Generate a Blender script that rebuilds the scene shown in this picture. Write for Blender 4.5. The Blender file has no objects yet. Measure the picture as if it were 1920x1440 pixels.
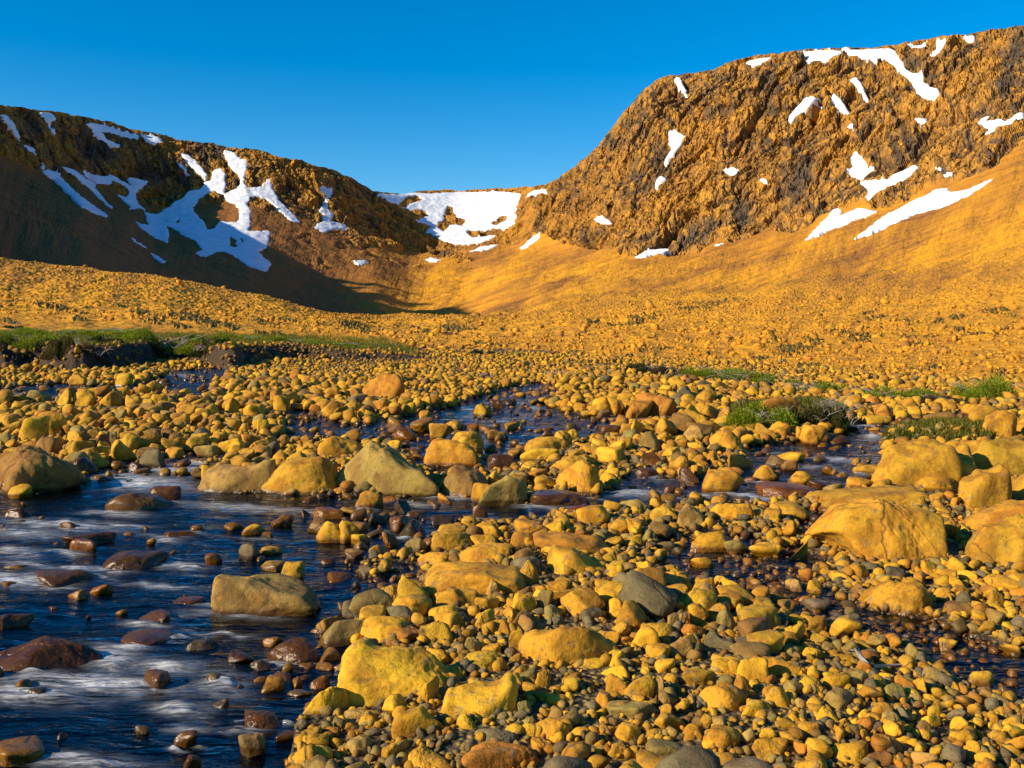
import bpy, math, random
import numpy as np
from mathutils import Vector

S = bpy.context.scene
COL = S.collection
rng = np.random.default_rng(11)
random.seed(11)

# ------------------------------------------------------------------ camera, sky, sun, exposure
F = 1866.7            # focal length in pixels of the 1920 px wide photograph
CX, HY = 960.0, 600.0  # principal column, horizon row
EYE = 1.6
cam_d = bpy.data.cameras.new('camera')
cam = bpy.data.objects.new('camera', cam_d)
COL.objects.link(cam)
cam.location = (0, 0, EYE)
cam.rotation_euler = (math.pi / 2, 0, 0)
cam_d.sensor_width = 36.0
cam_d.lens = 36.0 * F / 1920.0
cam_d.shift_y = -(720.0 - HY) / 1920.0
cam_d.clip_start = 0.05
cam_d.clip_end = 30000
S.camera = cam

SUN_AZ, SUN_EL = math.radians(-115), math.radians(25.5)   # azimuth from +Y, clockwise positive
SUN = np.array([math.sin(SUN_AZ) * math.cos(SUN_EL), math.cos(SUN_AZ) * math.cos(SUN_EL), math.sin(SUN_EL)])
W = bpy.data.worlds.new('World')
S.world = W
W.use_nodes = True
wn = W.node_tree
wn.nodes.clear()
sky = wn.nodes.new('ShaderNodeTexSky')
sky.sky_type = 'NISHITA'
sky.sun_disc = False
sky.sun_elevation = SUN_EL
sky.sun_rotation = SUN_AZ
sky.altitude = 600
sky.air_density = 1.0
sky.dust_density = 0.3
sky.ozone_density = 4.0
hs = wn.nodes.new('ShaderNodeHueSaturation')
hs.inputs['Saturation'].default_value = 1.45
hs.inputs['Hue'].default_value = 0.498
bg = wn.nodes.new('ShaderNodeBackground')
bg.inputs['Strength'].default_value = 0.103
wo = wn.nodes.new('ShaderNodeOutputWorld')
wn.links.new(sky.outputs[0], hs.inputs['Color'])
wn.links.new(hs.outputs[0], bg.inputs['Color'])
wn.links.new(bg.outputs[0], wo.inputs['Surface'])
sl = bpy.data.lights.new('sun', 'SUN')
sl.energy = 5.0
sl.angle = math.radians(0.5)
sl.color = (1.0, 0.83, 0.58)
so = bpy.data.objects.new('sun', sl)
so.rotation_euler = Vector(SUN).to_track_quat('Z', 'Y').to_euler()
so.location = (-200, -100, 300)
COL.objects.link(so)
S.view_settings.view_transform = 'Standard'
S.view_settings.look = 'None'
S.view_settings.exposure = 0.62
S.view_settings.gamma = 1.0
S.cycles.max_bounces = 6
S.cycles.transparent_max_bounces = 8
S.cycles.caustics_reflective = False
S.cycles.caustics_refractive = False

# ------------------------------------------------------------------ numpy helpers
_perm = np.random.default_rng(5).permutation(1024).astype(np.int32)
_grad = np.random.default_rng(6).normal(size=(1024, 3)).astype(np.float32)
_grad /= np.linalg.norm(_grad, axis=1)[:, None]


def _hash(i, j, k):
    return _perm[(_perm[(_perm[i & 1023] + j) & 1023] + k) & 1023]


def perlin(x, y, z):
    x = np.asarray(x, np.float32); y = np.asarray(y, np.float32); z = np.asarray(z, np.float32)
    x, y, z = np.broadcast_arrays(x, y, z)
    i = np.floor(x).astype(np.int32); j = np.floor(y).astype(np.int32); k = np.floor(z).astype(np.int32)
    fx, fy, fz = x - i, y - j, z - k
    u = fx * fx * fx * (fx * (fx * 6 - 15) + 10)
    v = fy * fy * fy * (fy * (fy * 6 - 15) + 10)
    w = fz * fz * fz * (fz * (fz * 6 - 15) + 10)
    r = 0
    for a in (0, 1):
        for b in (0, 1):
            for c in (0, 1):
                g = _grad[_hash(i + a, j + b, k + c)]
                d = g[..., 0] * (fx - a) + g[..., 1] * (fy - b) + g[..., 2] * (fz - c)
                r = r + d * (u if a else 1 - u) * (v if b else 1 - v) * (w if c else 1 - w)
    return r * 1.6


def fbm(x, y, z, octaves=4, gain=0.5):
    r, a = 0, 1.0
    for o in range(octaves):
        r = r + a * perlin(x * 2 ** o + 17.3 * o, y * 2 ** o, z * 2 ** o + 5.1 * o)
        a *= gain
    return r


def facets(x, y, z, seed, tilt=1.0):
    """Blocky rock: every Voronoi cell is a flat facet with its own offset and tilt. Also returns nearness to a joint."""
    x = np.asarray(x, np.float32); y = np.asarray(y, np.float32); z = np.asarray(z, np.float32)
    i = np.floor(x).astype(np.int32); j = np.floor(y).astype(np.int32); k = np.floor(z).astype(np.int32)
    d1 = np.full(x.shape, 9.0, np.float32); d2 = np.full(x.shape, 9.0, np.float32); v1 = np.zeros(x.shape, np.float32)
    for a in (-1, 0, 1):
        for b in (-1, 0, 1):
            for c in (-1, 0, 1):
                h = _hash(i + a + seed, j + b, k + c)
                g = _grad[h]; g2 = _grad[(h + 331) & 1023]
                px_ = x - (i + a + 0.5 + 0.45 * g[..., 0]); py_ = y - (j + b + 0.5 + 0.45 * g[..., 1]); pz_ = z - (k + c + 0.5 + 0.45 * g[..., 2])
                d = px_ * px_ + py_ * py_ + pz_ * pz_
                val = 0.8 * g2[..., 0] + tilt * (g2[..., 1] * px_ + g2[..., 2] * pz_ + 0.5 * g2[..., 0] * py_)
                nearer = d < d1
                d2 = np.where(nearer, d1, np.minimum(d2, d))
                v1 = np.where(nearer, val, v1)
                d1 = np.where(nearer, d, d1)
    return v1, np.sqrt(d2) - np.sqrt(d1)


def smooth(a, b, x):
    t = np.clip((x - a) / (b - a), 0, 1)
    return t * t * (3 - 2 * t)


def pchip_slopes(X, Yv):
    # X (n,), Yv (n, ...) monotone-preserving slopes
    h = np.diff(X)
    h = h.reshape((-1,) + (1,) * (Yv.ndim - 1))
    d = np.diff(Yv, axis=0) / h
    m = np.zeros_like(Yv)
    m[0], m[-1] = d[0], d[-1]
    a, b = d[:-1], d[1:]
    ok = a * b > 0
    w1 = 2 * h[1:] + h[:-1]; w2 = h[1:] + 2 * h[:-1]
    with np.errstate(divide='ignore', invalid='ignore'):
        mm = (w1 + w2) / (w1 / a + w2 / b)
    m[1:-1] = np.where(ok, mm, 0)
    return m


def pchip(X, Yv, q):
    X = np.asarray(X, float); Yv = np.asarray(Yv, float)
    m = pchip_slopes(X, Yv)
    i = np.clip(np.searchsorted(X, q, side='right') - 1, 0, len(X) - 2)
    h = X[i + 1] - X[i]
    t = np.clip((q - X[i]) / h, 0, 1)
    sh = (-1,) + (1,) * (Yv.ndim - 1)
    t = t.reshape(sh); h = h.reshape(sh)
    return ((1 + 2 * t) * (1 - t) ** 2 * Yv[i] + t * (1 - t) ** 2 * h * m[i]
            + t * t * (3 - 2 * t) * Yv[i + 1] + t * t * (t - 1) * h * m[i + 1])


def in_poly(px, py, poly):
    r = np.zeros(px.shape, bool)
    n = len(poly)
    for a in range(n):
        x0, y0 = poly[a]; x1, y1 = poly[(a + 1) % n]
        if y0 == y1:
            continue
        c = ((py >= y0) != (py >= y1)) & (px < (x1 - x0) * (py - y0) / (y1 - y0) + x0)
        r ^= c
    return r


def pts(s):
    v = [float(q) for q in s.replace(',', ' ').split()]
    return list(zip(v[::2], v[1::2]))


def blur(a, n0, n1, it=2):
    for _ in range(it):
        for ax, n in ((0, n0), (1, n1)):
            if n < 1:
                continue
            p = [(0, 0), (0, 0)]; p[ax] = (n + 1, n)
            c = np.cumsum(np.pad(a, p, mode='edge'), axis=ax)
            k = 2 * n + 1
            a = (np.take(c, range(k, c.shape[ax]), ax) - np.take(c, range(0, c.shape[ax] - k), ax)) / k
    return a


def mesh_obj(name, verts, faces, mat=None, smooth_shade=False, parent=None, col=None, attrs=None, link=True):
    """faces: (n,3) or (n,4) int array, or a list of such arrays."""
    me = bpy.data.meshes.new(name)
    verts = np.ascontiguousarray(verts, np.float32)
    fl = faces if isinstance(faces, list) else [faces]
    fl = [np.asarray(f, np.int32) for f in fl if len(f)]
    idx = np.concatenate([f.ravel() for f in fl])
    tot = np.concatenate([np.full(len(f), f.shape[1], np.int32) for f in fl])
    start = np.concatenate([[0], np.cumsum(tot)[:-1]]).astype(np.int32)
    me.vertices.add(len(verts)); me.vertices.foreach_set('co', verts.ravel())
    me.loops.add(len(idx)); me.loops.foreach_set('vertex_index', idx)
    me.polygons.add(len(tot)); me.polygons.foreach_set('loop_start', start)
    me.polygons.foreach_set('loop_total', tot)
    me.polygons.foreach_set('use_smooth', np.full(len(tot), smooth_shade, bool))
    me.update(calc_edges=True)
    if col is not None:
        a = me.color_attributes.new('Col', 'FLOAT_COLOR', 'POINT')
        a.data.foreach_set('color', np.ascontiguousarray(col, np.float32).ravel())
    for k, v in (attrs or {}).items():
        a = me.attributes.new(k, 'FLOAT', 'POINT')
        a.data.foreach_set('value', np.ascontiguousarray(v, np.float32).ravel())
    if mat:
        me.materials.append(mat)
    o = bpy.data.objects.new(name, me)
    if link:
        COL.objects.link(o)
    if parent:
        o.parent = parent
    return o


def grid_faces(nr, nc, keep=None):
    i = np.arange((nr - 1) * nc).reshape(nr - 1, nc)[:, :-1]
    f = np.stack([i, i + 1, i + nc + 1, i + nc], -1).reshape(-1, 4)
    if keep is not None:
        f = f[keep.ravel()]
    return f


def compact(verts, faces, *arrs):
    used = np.unique(faces)
    m = np.zeros(len(verts), np.int32)
    m[used] = np.arange(len(used))
    return (verts[used], m[faces]) + tuple(a[used] for a in arrs)


def tag(o, label=None, cat=None, group=None, kind=None):
    for k, v in (('label', label), ('category', cat), ('group', group), ('kind', kind)):
        if v:
            o[k] = v
    return o


# ------------------------------------------------------------------ node helpers
def new_mat(name):
    m = bpy.data.materials.new(name)
    m.use_nodes = True
    m.node_tree.nodes.clear()
    return m, m.node_tree


class NT:
    def __init__(s, t):
        s.t = t

    def n(s, typ, ins=None, **kw):
        nd = s.t.nodes.new(typ)
        for k, v in kw.items():
            setattr(nd, k, v)
        for k, v in (ins or {}).items():
            s.set(nd.inputs[k], v)
        return nd

    def set(s, sock, v):
        if isinstance(v, bpy.types.NodeSocket):
            s.t.links.new(v, sock)
        else:
            sock.default_value = v

    def noise(s, vec, scale, detail=4, rough=0.55, dist=0.0):
        return s.n('ShaderNodeTexNoise', {'Vector': vec, 'Scale': scale, 'Detail': detail, 'Roughness': rough, 'Distortion': dist}).outputs[0]

    def ramp(s, fac, a, b, lo=0.0, hi=1.0):
        return s.n('ShaderNodeMapRange', {'Value': fac, 'From Min': a, 'From Max': b, 'To Min': lo, 'To Max': hi}, interpolation_type='SMOOTHSTEP').outputs[0]

    def mix(s, fac, a, b, blend='MIX'):
        nd = s.n('ShaderNodeMix', data_type='RGBA', blend_type=blend)
        s.set(nd.inputs[0], fac); s.set(nd.inputs[6], a); s.set(nd.inputs[7], b)
        return nd.outputs[2]

    def math(s, op, a, b=0.0, clamp=False):
        nd = s.n('ShaderNodeMath', operation=op, use_clamp=clamp)
        s.set(nd.inputs[0], a); s.set(nd.inputs[1], b)
        return nd.outputs[0]

    def attr(s, name):
        return s.n('ShaderNodeAttribute', attribute_name=name)

    def bump(s, h, strength, dist, normal=None):
        nd = s.n('ShaderNodeBump', {'Height': h, 'Strength': strength, 'Distance': dist})
        if normal is not None:
            s.t.links.new(normal, nd.inputs['Normal'])
        return nd.outputs[0]

    def out(s, shader):
        o = s.n('ShaderNodeOutputMaterial')
        s.t.links.new(shader, o.inputs['Surface'])


def rgb(r, g, b, a=1.0):
    return (r, g, b, a)


# ------------------------------------------------------------------ materials
def rock_material(name, source):
    """Stone with iron-oxide rind. source: 'object' = colour from the object, 'vertex' = colour from the mesh attribute."""
    m, t = new_mat(name)
    N = NT(t)
    geo = N.n('ShaderNodeNewGeometry')
    pos = geo.outputs['Position']
    if source == 'object':
        oi = N.n('ShaderNodeObjectInfo')
        col, wetness = oi.outputs['Color'], oi.outputs['Alpha']
    else:
        at = N.attr('Col')
        col, wetness = at.outputs['Color'], at.outputs['Alpha']
    n1 = N.noise(pos, 6.0, 5, 0.6)
    n2 = N.noise(pos, 22.0, 4, 0.65)
    n3 = N.noise(pos, 95.0, 3, 0.7)
    n4 = N.noise(pos, 2.3, 4, 0.6, 0.6)
    # broad shifts of the rind: browner and paler areas
    c = N.mix(N.ramp(n1, 0.42, 0.62, 0, 0.8), col, N.mix(1.0, col, rgb(0.55, 0.45, 0.42), 'MULTIPLY'))
    c = N.mix(N.ramp(n4, 0.52, 0.70, 0, 0.5), c, N.mix(1.0, col, rgb(1.12, 0.86, 0.6), 'MULTIPLY'))
    # bare grey-green stone where the rind has flaked away
    c = N.mix(N.ramp(n2, 0.57, 0.68, 0, 0.7), c, rgb(0.17, 0.14, 0.075))
    # weathering stains and hairline cracks
    n6 = N.noise(pos, 11.0, 6, 0.72, 0.8)
    c = N.mix(N.ramp(n6, 0.54, 0.64, 0, 0.6), c, N.mix(1.0, c, rgb(0.48, 0.44, 0.50), 'MULTIPLY'))
    c = N.mix(N.ramp(n6, 0.46, 0.34, 0, 0.5), c, N.mix(1.0, c, rgb(1.28, 1.22, 1.1), 'MULTIPLY'))
    warp = N.mix(0.22, pos, N.n('ShaderNodeTexNoise', {'Vector': pos, 'Scale': 2.5, 'Detail': 3.0}).outputs[1])
    ck = N.n('ShaderNodeTexVoronoi', {'Vector': warp, 'Scale': 1.9}, feature='DISTANCE_TO_EDGE').outputs['Distance']
    ck = N.math('MULTIPLY', N.ramp(ck, 0.003, 0.012, 1.0, 0.0), N.ramp(n4, 0.45, 0.6))
    c = N.mix(N.math('MULTIPLY', ck, 0.55), c, rgb(0.045, 0.03, 0.018))
    # pits and dark lichen specks
    c = N.mix(N.ramp(n3, 0.56, 0.66, 0, 0.65), c, N.mix(1.0, c, rgb(0.35, 0.32, 0.30), 'MULTIPLY'))
    # wet band just above the water, and splashed stones
    sep = N.n('ShaderNodeSeparateXYZ', {'Vector': pos})
    h = N.math('SUBTRACT', sep.outputs['Z'], N.math('MULTIPLY', sep.outputs['Y'], 0.005))
    h = N.math('ADD', h, N.math('MULTIPLY', N.math('SUBTRACT', n1, 0.5), 0.07))
    wet = N.math('MAXIMUM', N.ramp(h, 0.02, 0.055, 1.0, 0.0), N.math('SUBTRACT', 1.0, wetness), True)
    cw = N.mix(1.0, c, rgb(0.34, 0.27, 0.24), 'MULTIPLY')
    c = N.mix(wet, c, cw)
    rough = N.n('ShaderNodeMapRange', {'Value': wet, 'To Min': 0.88, 'To Max': 0.22}).outputs[0]
    nb = N.bump(n2, 0.5, 0.012)
    nb = N.bump(n3, 0.55, 0.005, nb)
    nb = N.bump(n1, 0.35, 0.035, nb)
    nb = N.bump(N.math('MULTIPLY', ck, -1.0), 0.5, 0.008, nb)
    p = N.n('ShaderNodeBsdfPrincipled', {'Base Color': c, 'Roughness': rough, 'Normal': nb})
    p.inputs['Specular IOR Level'].default_value = 0.35
    N.out(p.outputs[0])
    return m


ROCK_O = rock_material('weathered_stone', 'object')
ROCK_V = rock_material('weathered_pebbles', 'vertex')


def ground_material():
    """Wet sand and fine gravel between the stones; dark soil where the bank is cut."""
    m, t = new_mat('river_gravel')
    N = NT(t)
    pos = N.n('ShaderNodeNewGeometry').outputs['Position']
    soil = N.attr('soil').outputs['Fac']
    v = N.n('ShaderNodeTexVoronoi', {'Vector': pos, 'Scale': 34.0})
    vd, vc = v.outputs['Distance'], v.outputs['Color']
    bw = N.n('ShaderNodeSeparateColor', {'Color': vc}).outputs[0]
    c = N.mix(bw, rgb(0.10, 0.070, 0.026), rgb(0.34, 0.215, 0.045))
    c = N.mix(N.ramp(vd, 0.35, 0.65), c, rgb(0.05, 0.034, 0.016))
    n = N.noise(pos, 1.2, 5)
    c = N.mix(N.ramp(n, 0.45, 0.65, 0, 0.5), c, rgb(0.12, 0.07, 0.02))
    sep = N.n('ShaderNodeSeparateXYZ', {'Vector': pos})
    h = N.math('SUBTRACT', sep.outputs['Z'], N.math('MULTIPLY', sep.outputs['Y'], 0.005))
    wet = N.ramp(h, 0.0, 0.045, 1.0, 0.0)
    c = N.mix(wet, c, N.mix(1.0, c, rgb(0.30, 0.22, 0.15), 'MULTIPLY'))
    far = N.noise(pos, 3.0, 4)
    turf = N.mix(far, rgb(0.20, 0.115, 0.02), rgb(0.10, 0.075, 0.02))
    c = N.mix(soil, c, turf)
    earth = N.attr('earth').outputs['Fac']
    c = N.mix(earth, c, N.mix(far, rgb(0.016, 0.009, 0.005), rgb(0.07, 0.036, 0.011)))
    nb = N.bump(N.math('MULTIPLY', vd, -1.0), 0.9, 0.025)
    nb = N.bump(far, 0.4, 0.08, nb)
    p = N.n('ShaderNodeBsdfPrincipled', {'Base Color': c, 'Roughness': N.n('ShaderNodeMapRange', {'Value': wet, 'To Min': 0.9, 'To Max': 0.3}).outputs[0], 'Normal': nb})
    N.out(p.outputs[0])
    return m


GROUND_M = ground_material()


def mountain_material():
    """Peridotite mountain: ochre rind, dark bare bedrock faces on the cliffs, ochre rubble on the slopes."""
    m, t = new_mat('peridotite_mountain')
    N = NT(t)
    pos = N.n('ShaderNodeNewGeometry').outputs['Position']
    cliff = N.attr('cliff').outputs['Fac']
    dark = N.attr('dark').outputs['Fac']
    tone = N.attr('tone').outputs['Fac']
    near = N.attr('near').outputs['Fac']
    n1 = N.noise(pos, 0.012, 6, 0.62, 0.4)
    n2 = N.noise(pos, 0.07, 6, 0.65)
    n3 = N.noise(pos, 0.45, 5, 0.7)
    n4 = N.noise(pos, 3.2, 4, 0.65)
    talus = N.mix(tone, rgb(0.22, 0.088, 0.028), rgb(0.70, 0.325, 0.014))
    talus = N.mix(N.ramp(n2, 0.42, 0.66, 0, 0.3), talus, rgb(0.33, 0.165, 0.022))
    talus = N.mix(N.ramp(n3, 0.50, 0.70, 0, 0.32), talus, rgb(0.27, 0.14, 0.03))
    talus = N.mix(N.math('MULTIPLY', near, N.ramp(n4, 0.50, 0.70, 0, 0.25)), talus, rgb(0.24, 0.125, 0.022))
    n5 = N.noise(pos, 0.42, 4, 0.75)
    talus = N.mix(N.ramp(n5, 0.50, 0.66, 0, 0.45), talus, N.mix(1.0, talus, rgb(0.52, 0.48, 0.50), 'MULTIPLY'))
    talus = N.mix(N.ramp(n5, 0.46, 0.34, 0, 0.4), talus, N.mix(1.0, talus, rgb(1.25, 1.25, 1.2), 'MULTIPLY'))
    rock = N.mix(N.ramp(n2, 0.35, 0.62), rgb(0.52, 0.258, 0.037), rgb(0.36, 0.176, 0.036))
    rock = N.mix(N.ramp(n3, 0.48, 0.68, 0, 0.6), rock, rgb(0.20, 0.105, 0.040))
    plate = N.attr('plate').outputs['Fac']
    rock = N.mix(N.ramp(plate, 0.40, 0.10, 0, 0.6), rock, rgb(0.20, 0.10, 0.032))
    rock = N.mix(N.ramp(plate, 0.55, 0.9, 0, 0.6), rock, rgb(0.50, 0.255, 0.036))
    bare = N.mix(n3, rgb(0.05, 0.042, 0.036), rgb(0.15, 0.105, 0.065))
    rock = N.mix(dark, rock, bare)
    wv = N.n('ShaderNodeMapping', {'Vector': pos, 'Rotation': (0.0, 0.62, 0.0), 'Scale': (1.0, 1.0, 0.42)}).outputs[0]
    wv = N.mix(0.07, wv, N.mix(1.0, N.n('ShaderNodeTexNoise', {'Vector': pos, 'Scale': 0.04, 'Detail': 4.0}).outputs[1], rgb(170, 170, 170), 'MULTIPLY'))
    cr1 = N.n('ShaderNodeTexVoronoi', {'Vector': wv, 'Scale': 0.052}, feature='DISTANCE_TO_EDGE').outputs['Distance']
    cr2 = N.n('ShaderNodeTexVoronoi', {'Vector': wv, 'Scale': 0.13}, feature='DISTANCE_TO_EDGE').outputs['Distance']
    crk = N.math('MAXIMUM', N.ramp(cr1, 0.015, 0.05, 0.65, 0.0), N.ramp(cr2, 0.02, 0.07, 0.3, 0.0))
    rock = N.mix(crk, rock, rgb(0.07, 0.04, 0.022))
    c = N.mix(cliff, talus, rock)
    veg = N.attr('veg').outputs['Fac']
    c = N.mix(veg, c, N.mix(n4, rgb(0.055, 0.055, 0.010), rgb(0.17, 0.105, 0.02)))
    vor = N.n('ShaderNodeTexVoronoi', {'Vector': pos, 'Scale': 0.16}, feature='F1').outputs['Distance']
    vor2 = N.n('ShaderNodeTexVoronoi', {'Vector': pos, 'Scale': 1.6}, feature='F1').outputs['Distance']
    nb = N.bump(n3, 0.5, 0.8)
    nb = N.bump(N.math('MULTIPLY', N.ramp(cr1, 0.0, 0.35), cliff), 0.75, 6.0, nb)
    nb = N.bump(N.math('MULTIPLY', N.ramp(cr2, 0.0, 0.35), cliff), 0.75, 2.6, nb)
    nb = N.bump(N.math('MULTIPLY', vor, cliff), 0.25, 3.0, nb)
    nb = N.bump(N.math('MULTIPLY', N.math('MULTIPLY', vor2, -1.0), near), 0.4, 0.24, nb)
    p = N.n('ShaderNodeBsdfPrincipled', {'Base Color': c, 'Roughness': 0.92, 'Normal': nb})
    p.inputs['Specular IOR Level'].default_value = 0.15
    N.out(p.outputs[0])
    return m


MOUNT_M = mountain_material()


def snow_material():
    m, t = new_mat('old_snow')
    N = NT(t)
    pos = N.n('ShaderNodeNewGeometry').outputs['Position']
    n = N.noise(pos, 0.05, 5)
    c = N.mix(N.ramp(n, 0.45, 0.75, 0, 0.6), rgb(0.74, 0.79, 0.86), rgb(0.55, 0.56, 0.58))
    p = N.n('ShaderNodeBsdfPrincipled', {'Base Color': c, 'Roughness': 0.7, 'Normal': N.bump(N.noise(pos, 0.25, 4), 0.35, 1.0)})
    N.out(p.outputs[0])
    return m


SNOW_M = snow_material()


def water_material():
    m, t = new_mat('stream_water')
    N = NT(t)
    pos = N.n('ShaderNodeNewGeometry').outputs['Position']
    foam = N.attr('foam').outputs['Fac']
    mp = N.n('ShaderNodeMapping', {'Vector': pos, 'Scale': (0.8, 3.0, 1.0), 'Rotation': (0, 0, 0.12)}).outputs[0]
    w1 = N.noise(mp, 3.0, 4, 0.55, 0.8)
    w2 = N.noise(mp, 11.0, 3, 0.5, 0.5)
    nb = N.bump(w1, 0.55, 0.10)
    nb = N.bump(w2, 0.35, 0.02, nb)
    fr = N.n('ShaderNodeFresnel', {'IOR': 1.42, 'Normal': nb}).outputs[0]
    gl = N.n('ShaderNodeBsdfGlossy', {'Color': rgb(0.80, 0.90, 1.0), 'Roughness': 0.10, 'Normal': nb})
    tr = N.n('ShaderNodeBsdfTransparent', {'Color': rgb(0.30, 0.18, 0.08)})
    mixs = N.n('ShaderNodeMixShader', {0: fr, 1: tr.outputs[0], 2: gl.outputs[0]})
    mf = N.n('ShaderNodeMapping', {'Vector': pos, 'Scale': (1.1, 9.0, 1.0), 'Rotation': (0, 0, 0.10)}).outputs[0]
    s1 = N.noise(mf, 3.4, 8, 0.72, 0.5)
    s2 = N.noise(mp, 16.0, 5, 0.75)
    fac = N.math('MULTIPLY', foam, N.ramp(s1, 0.34, 0.62, 0.0, 1.0))
    fac = N.math('MULTIPLY', fac, N.ramp(s2, 0.30, 0.62, 0.25, 1.0), True)
    fd = N.n('ShaderNodeBsdfDiffuse', {'Color': rgb(0.78, 0.80, 0.83), 'Normal': nb})
    fin = N.n('ShaderNodeMixShader', {0: fac, 1: mixs.outputs[0], 2: fd.outputs[0]})
    N.out(fin.outputs[0])
    return m


WATER_M = water_material()


def leaf_material():
    m, t = new_mat('foliage')
    N = NT(t)
    at = N.attr('Col')
    d = N.n('ShaderNodeBsdfPrincipled', {'Base Color': at.outputs['Color'], 'Roughness': 0.7})
    d.inputs['Specular IOR Level'].default_value = 0.2
    tl = N.n('ShaderNodeBsdfTranslucent', {'Color': at.outputs['Color']})
    N.out(N.n('ShaderNodeMixShader', {0: 0.42, 1: d.outputs[0], 2: tl.outputs[0]}).outputs[0])
    return m


LEAF_M = leaf_material()


def wood_material():
    m, t = new_mat('grey_dead_wood')
    N = NT(t)
    pos = N.n('ShaderNodeNewGeometry').outputs['Position']
    c = N.mix(N.noise(pos, 30.0, 4), rgb(0.42, 0.37, 0.32), rgb(0.16, 0.13, 0.11))
    N.out(N.n('ShaderNodeBsdfPrincipled', {'Base Color': c, 'Roughness': 0.85}).outputs[0])
    return m


WOOD_M = wood_material()

# ------------------------------------------------------------------ mountains and hillsides
def plane_y(Y):
    return HY + F * (EYE - 0.005 * Y) / Y


LV = {  # column: base distance, then (distance, row) at: bench, slope, crest/mid, hollow, cliff foot, rim
    -500: (30, (45, 607), (130, 540), (320, 440), (440, 470), (560, 250), (700, 110)),
    -70: (34, (60, 602), (130, 552), (320, 480), (470, 500), (620, 290), (740, 183)),
    -25: (34, (60, 602), (130, 555), (320, 482), (520, 503), (1240, 304), (1380, 192)),
    0: (34, (60, 602), (130, 556), (320, 485), (540, 505), (1290, 310), (1430, 197)),
    92: (34, (60, 603), (130, 562), (330, 493), (570, 513), (1400, 334), (1540, 207)),
    150: (34, (60, 604), (130, 566), (330, 501), (600, 520), (1450, 345), (1600, 218)),
    185: (34, (61, 605), (130, 568), (330, 506), (640, 523), (1500, 359), (1660, 224)),
    225: (34, (61, 605), (130, 571), (330, 511), (680, 527), (1530, 372), (1700, 229)),
    300: (34, (62, 606), (130, 576), (330, 521), (780, 535), (1560, 395), (1745, 250)),
    375: (35, (63, 608), (135, 583), (330, 534), (850, 548), (1570, 392), (1770, 264)),
    450: (36, (65, 610), (140, 590), (330, 549), (900, 560), (1570, 392), (1770, 275)),
    600: (38, (65, 625), (140, 607), (330, 584), (950, 592), (1600, 428), (1810, 318)),
    700: (40, (65, 632), (150, 615), (380, 596), (950, 602), (1640, 458), (1960, 358)),
    780: (40, (65, 636), (150, 615), (400, 592), (1000, 600), (1700, 475), (2120, 361)),
    860: (40, (65, 637), (150, 614), (400, 592), (1000, 598), (1740, 462), (2200, 356)),
    940: (38, (65, 634), (150, 610), (420, 590), (900, 572), (1720, 458), (2150, 353)),
    1020: (36, (65, 630), (150, 605), (400, 582), (800, 558), (1540, 462), (1900, 350)),
    1120: (34, (62, 628), (150, 600), (380, 575), (720, 550), (1300, 465), (1600, 275)),
    1200: (32, (58, 628), (140, 600), (360, 570), (660, 545), (1180, 472), (1480, 170)),
    1300: (30, (55, 630), (130, 600), (330, 566), (600, 540), (1120, 468), (1420, 137)),
    1500: (27, (50, 630), (110, 598), (280, 560), (520, 525), (1000, 428), (1320, 97)),
    1700: (23, (45, 632), (95, 598), (240, 550), (450, 500), (900, 388), (1230, 84)),
    1920: (19, (40, 636), (85, 598), (210, 525), (400, 460), (800, 300), (1150, 50)),
    2500: (16, (35, 640), (75, 590), (180, 470), (350, 360), (650, 180), (1000, -60)),
}
SKYLINE = pts('-500,110 -200,165 0,197 40,200 60,207 100,208 150,219 200,229 230,238 260,247 300,251 330,262 400,270 430,278 470,282 500,287 '
              '540,297 580,308 620,318 650,330 680,348 700,358 730,362 760,364 790,360 820,357 860,358 900,356 940,354 960,352 1000,349 1020,349 1050,335 '
              '1065,322 1080,312 1100,295 1120,276 1140,256 1152,236 1170,210 1190,188 1210,166 1230,152 1250,144 1275,141 1300,138 '
              '1340,130 1360,122 1385,111 1400,108 1450,101 1500,96 1530,94 1560,91 1600,91 1640,90 1680,84 1700,80 1740,75 1770,69 '
              '1800,67 1830,62 1860,56 1890,53 1920,50 2500,-40')
KNOLL = pts('-500,440 0,484 60,490 150,503 230,511 300,520 380,534 450,549 500,557 560,572 600,583 640,592 700,596 760,592 860,592 940,590')
cols = np.arange(-260, 2181, 1.5)
nC = len(cols)
kx = np.array(sorted(LV))
tab = np.zeros((len(kx), 8, 2))
for a, k in enumerate(kx):
    r = LV[k]
    tab[a, 0] = (r[0], EYE - (plane_y(r[0]) - HY) / F * r[0] - 0.12)
    for b in range(6):
        Yd, yp = r[b + 1]
        tab[a, b + 1] = (Yd, EYE + (HY - yp) / F * Yd)
    Yd, z = tab[a, 6]
    tab[a, 7] = (Yd + 700, z)
tc = pchip(kx, tab, cols.astype(float))            # (nC, 8, 2)
skl = np.interp(cols, *zip(*SKYLINE))
tc[:, 6, 1] = EYE + (HY - skl) / F * tc[:, 6, 0]
kn = np.interp(cols, *zip(*KNOLL))
kw = 1 - smooth(880, 960, cols)
tc[:, 3, 1] = tc[:, 3, 1] * (1 - kw) + kw * (EYE + (HY - kn) / F * tc[:, 3, 0])
tc[:, 7, 1] = tc[:, 6, 1] + 4 - 80 * smooth(500, 300, cols)
rows_per = (70, 90, 150, 70, 230, 300, 26)
tt = np.concatenate([np.linspace(i, i + 1, n, endpoint=False) for i, n in enumerate(rows_per)] + [[7.0]])
nR = len(tt)
P = pchip(np.arange(8.0), np.swapaxes(np.stack([np.log(tc[..., 0]), tc[..., 1]], -1), 0, 1), tt)   # (nR, nC, 2)
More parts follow.
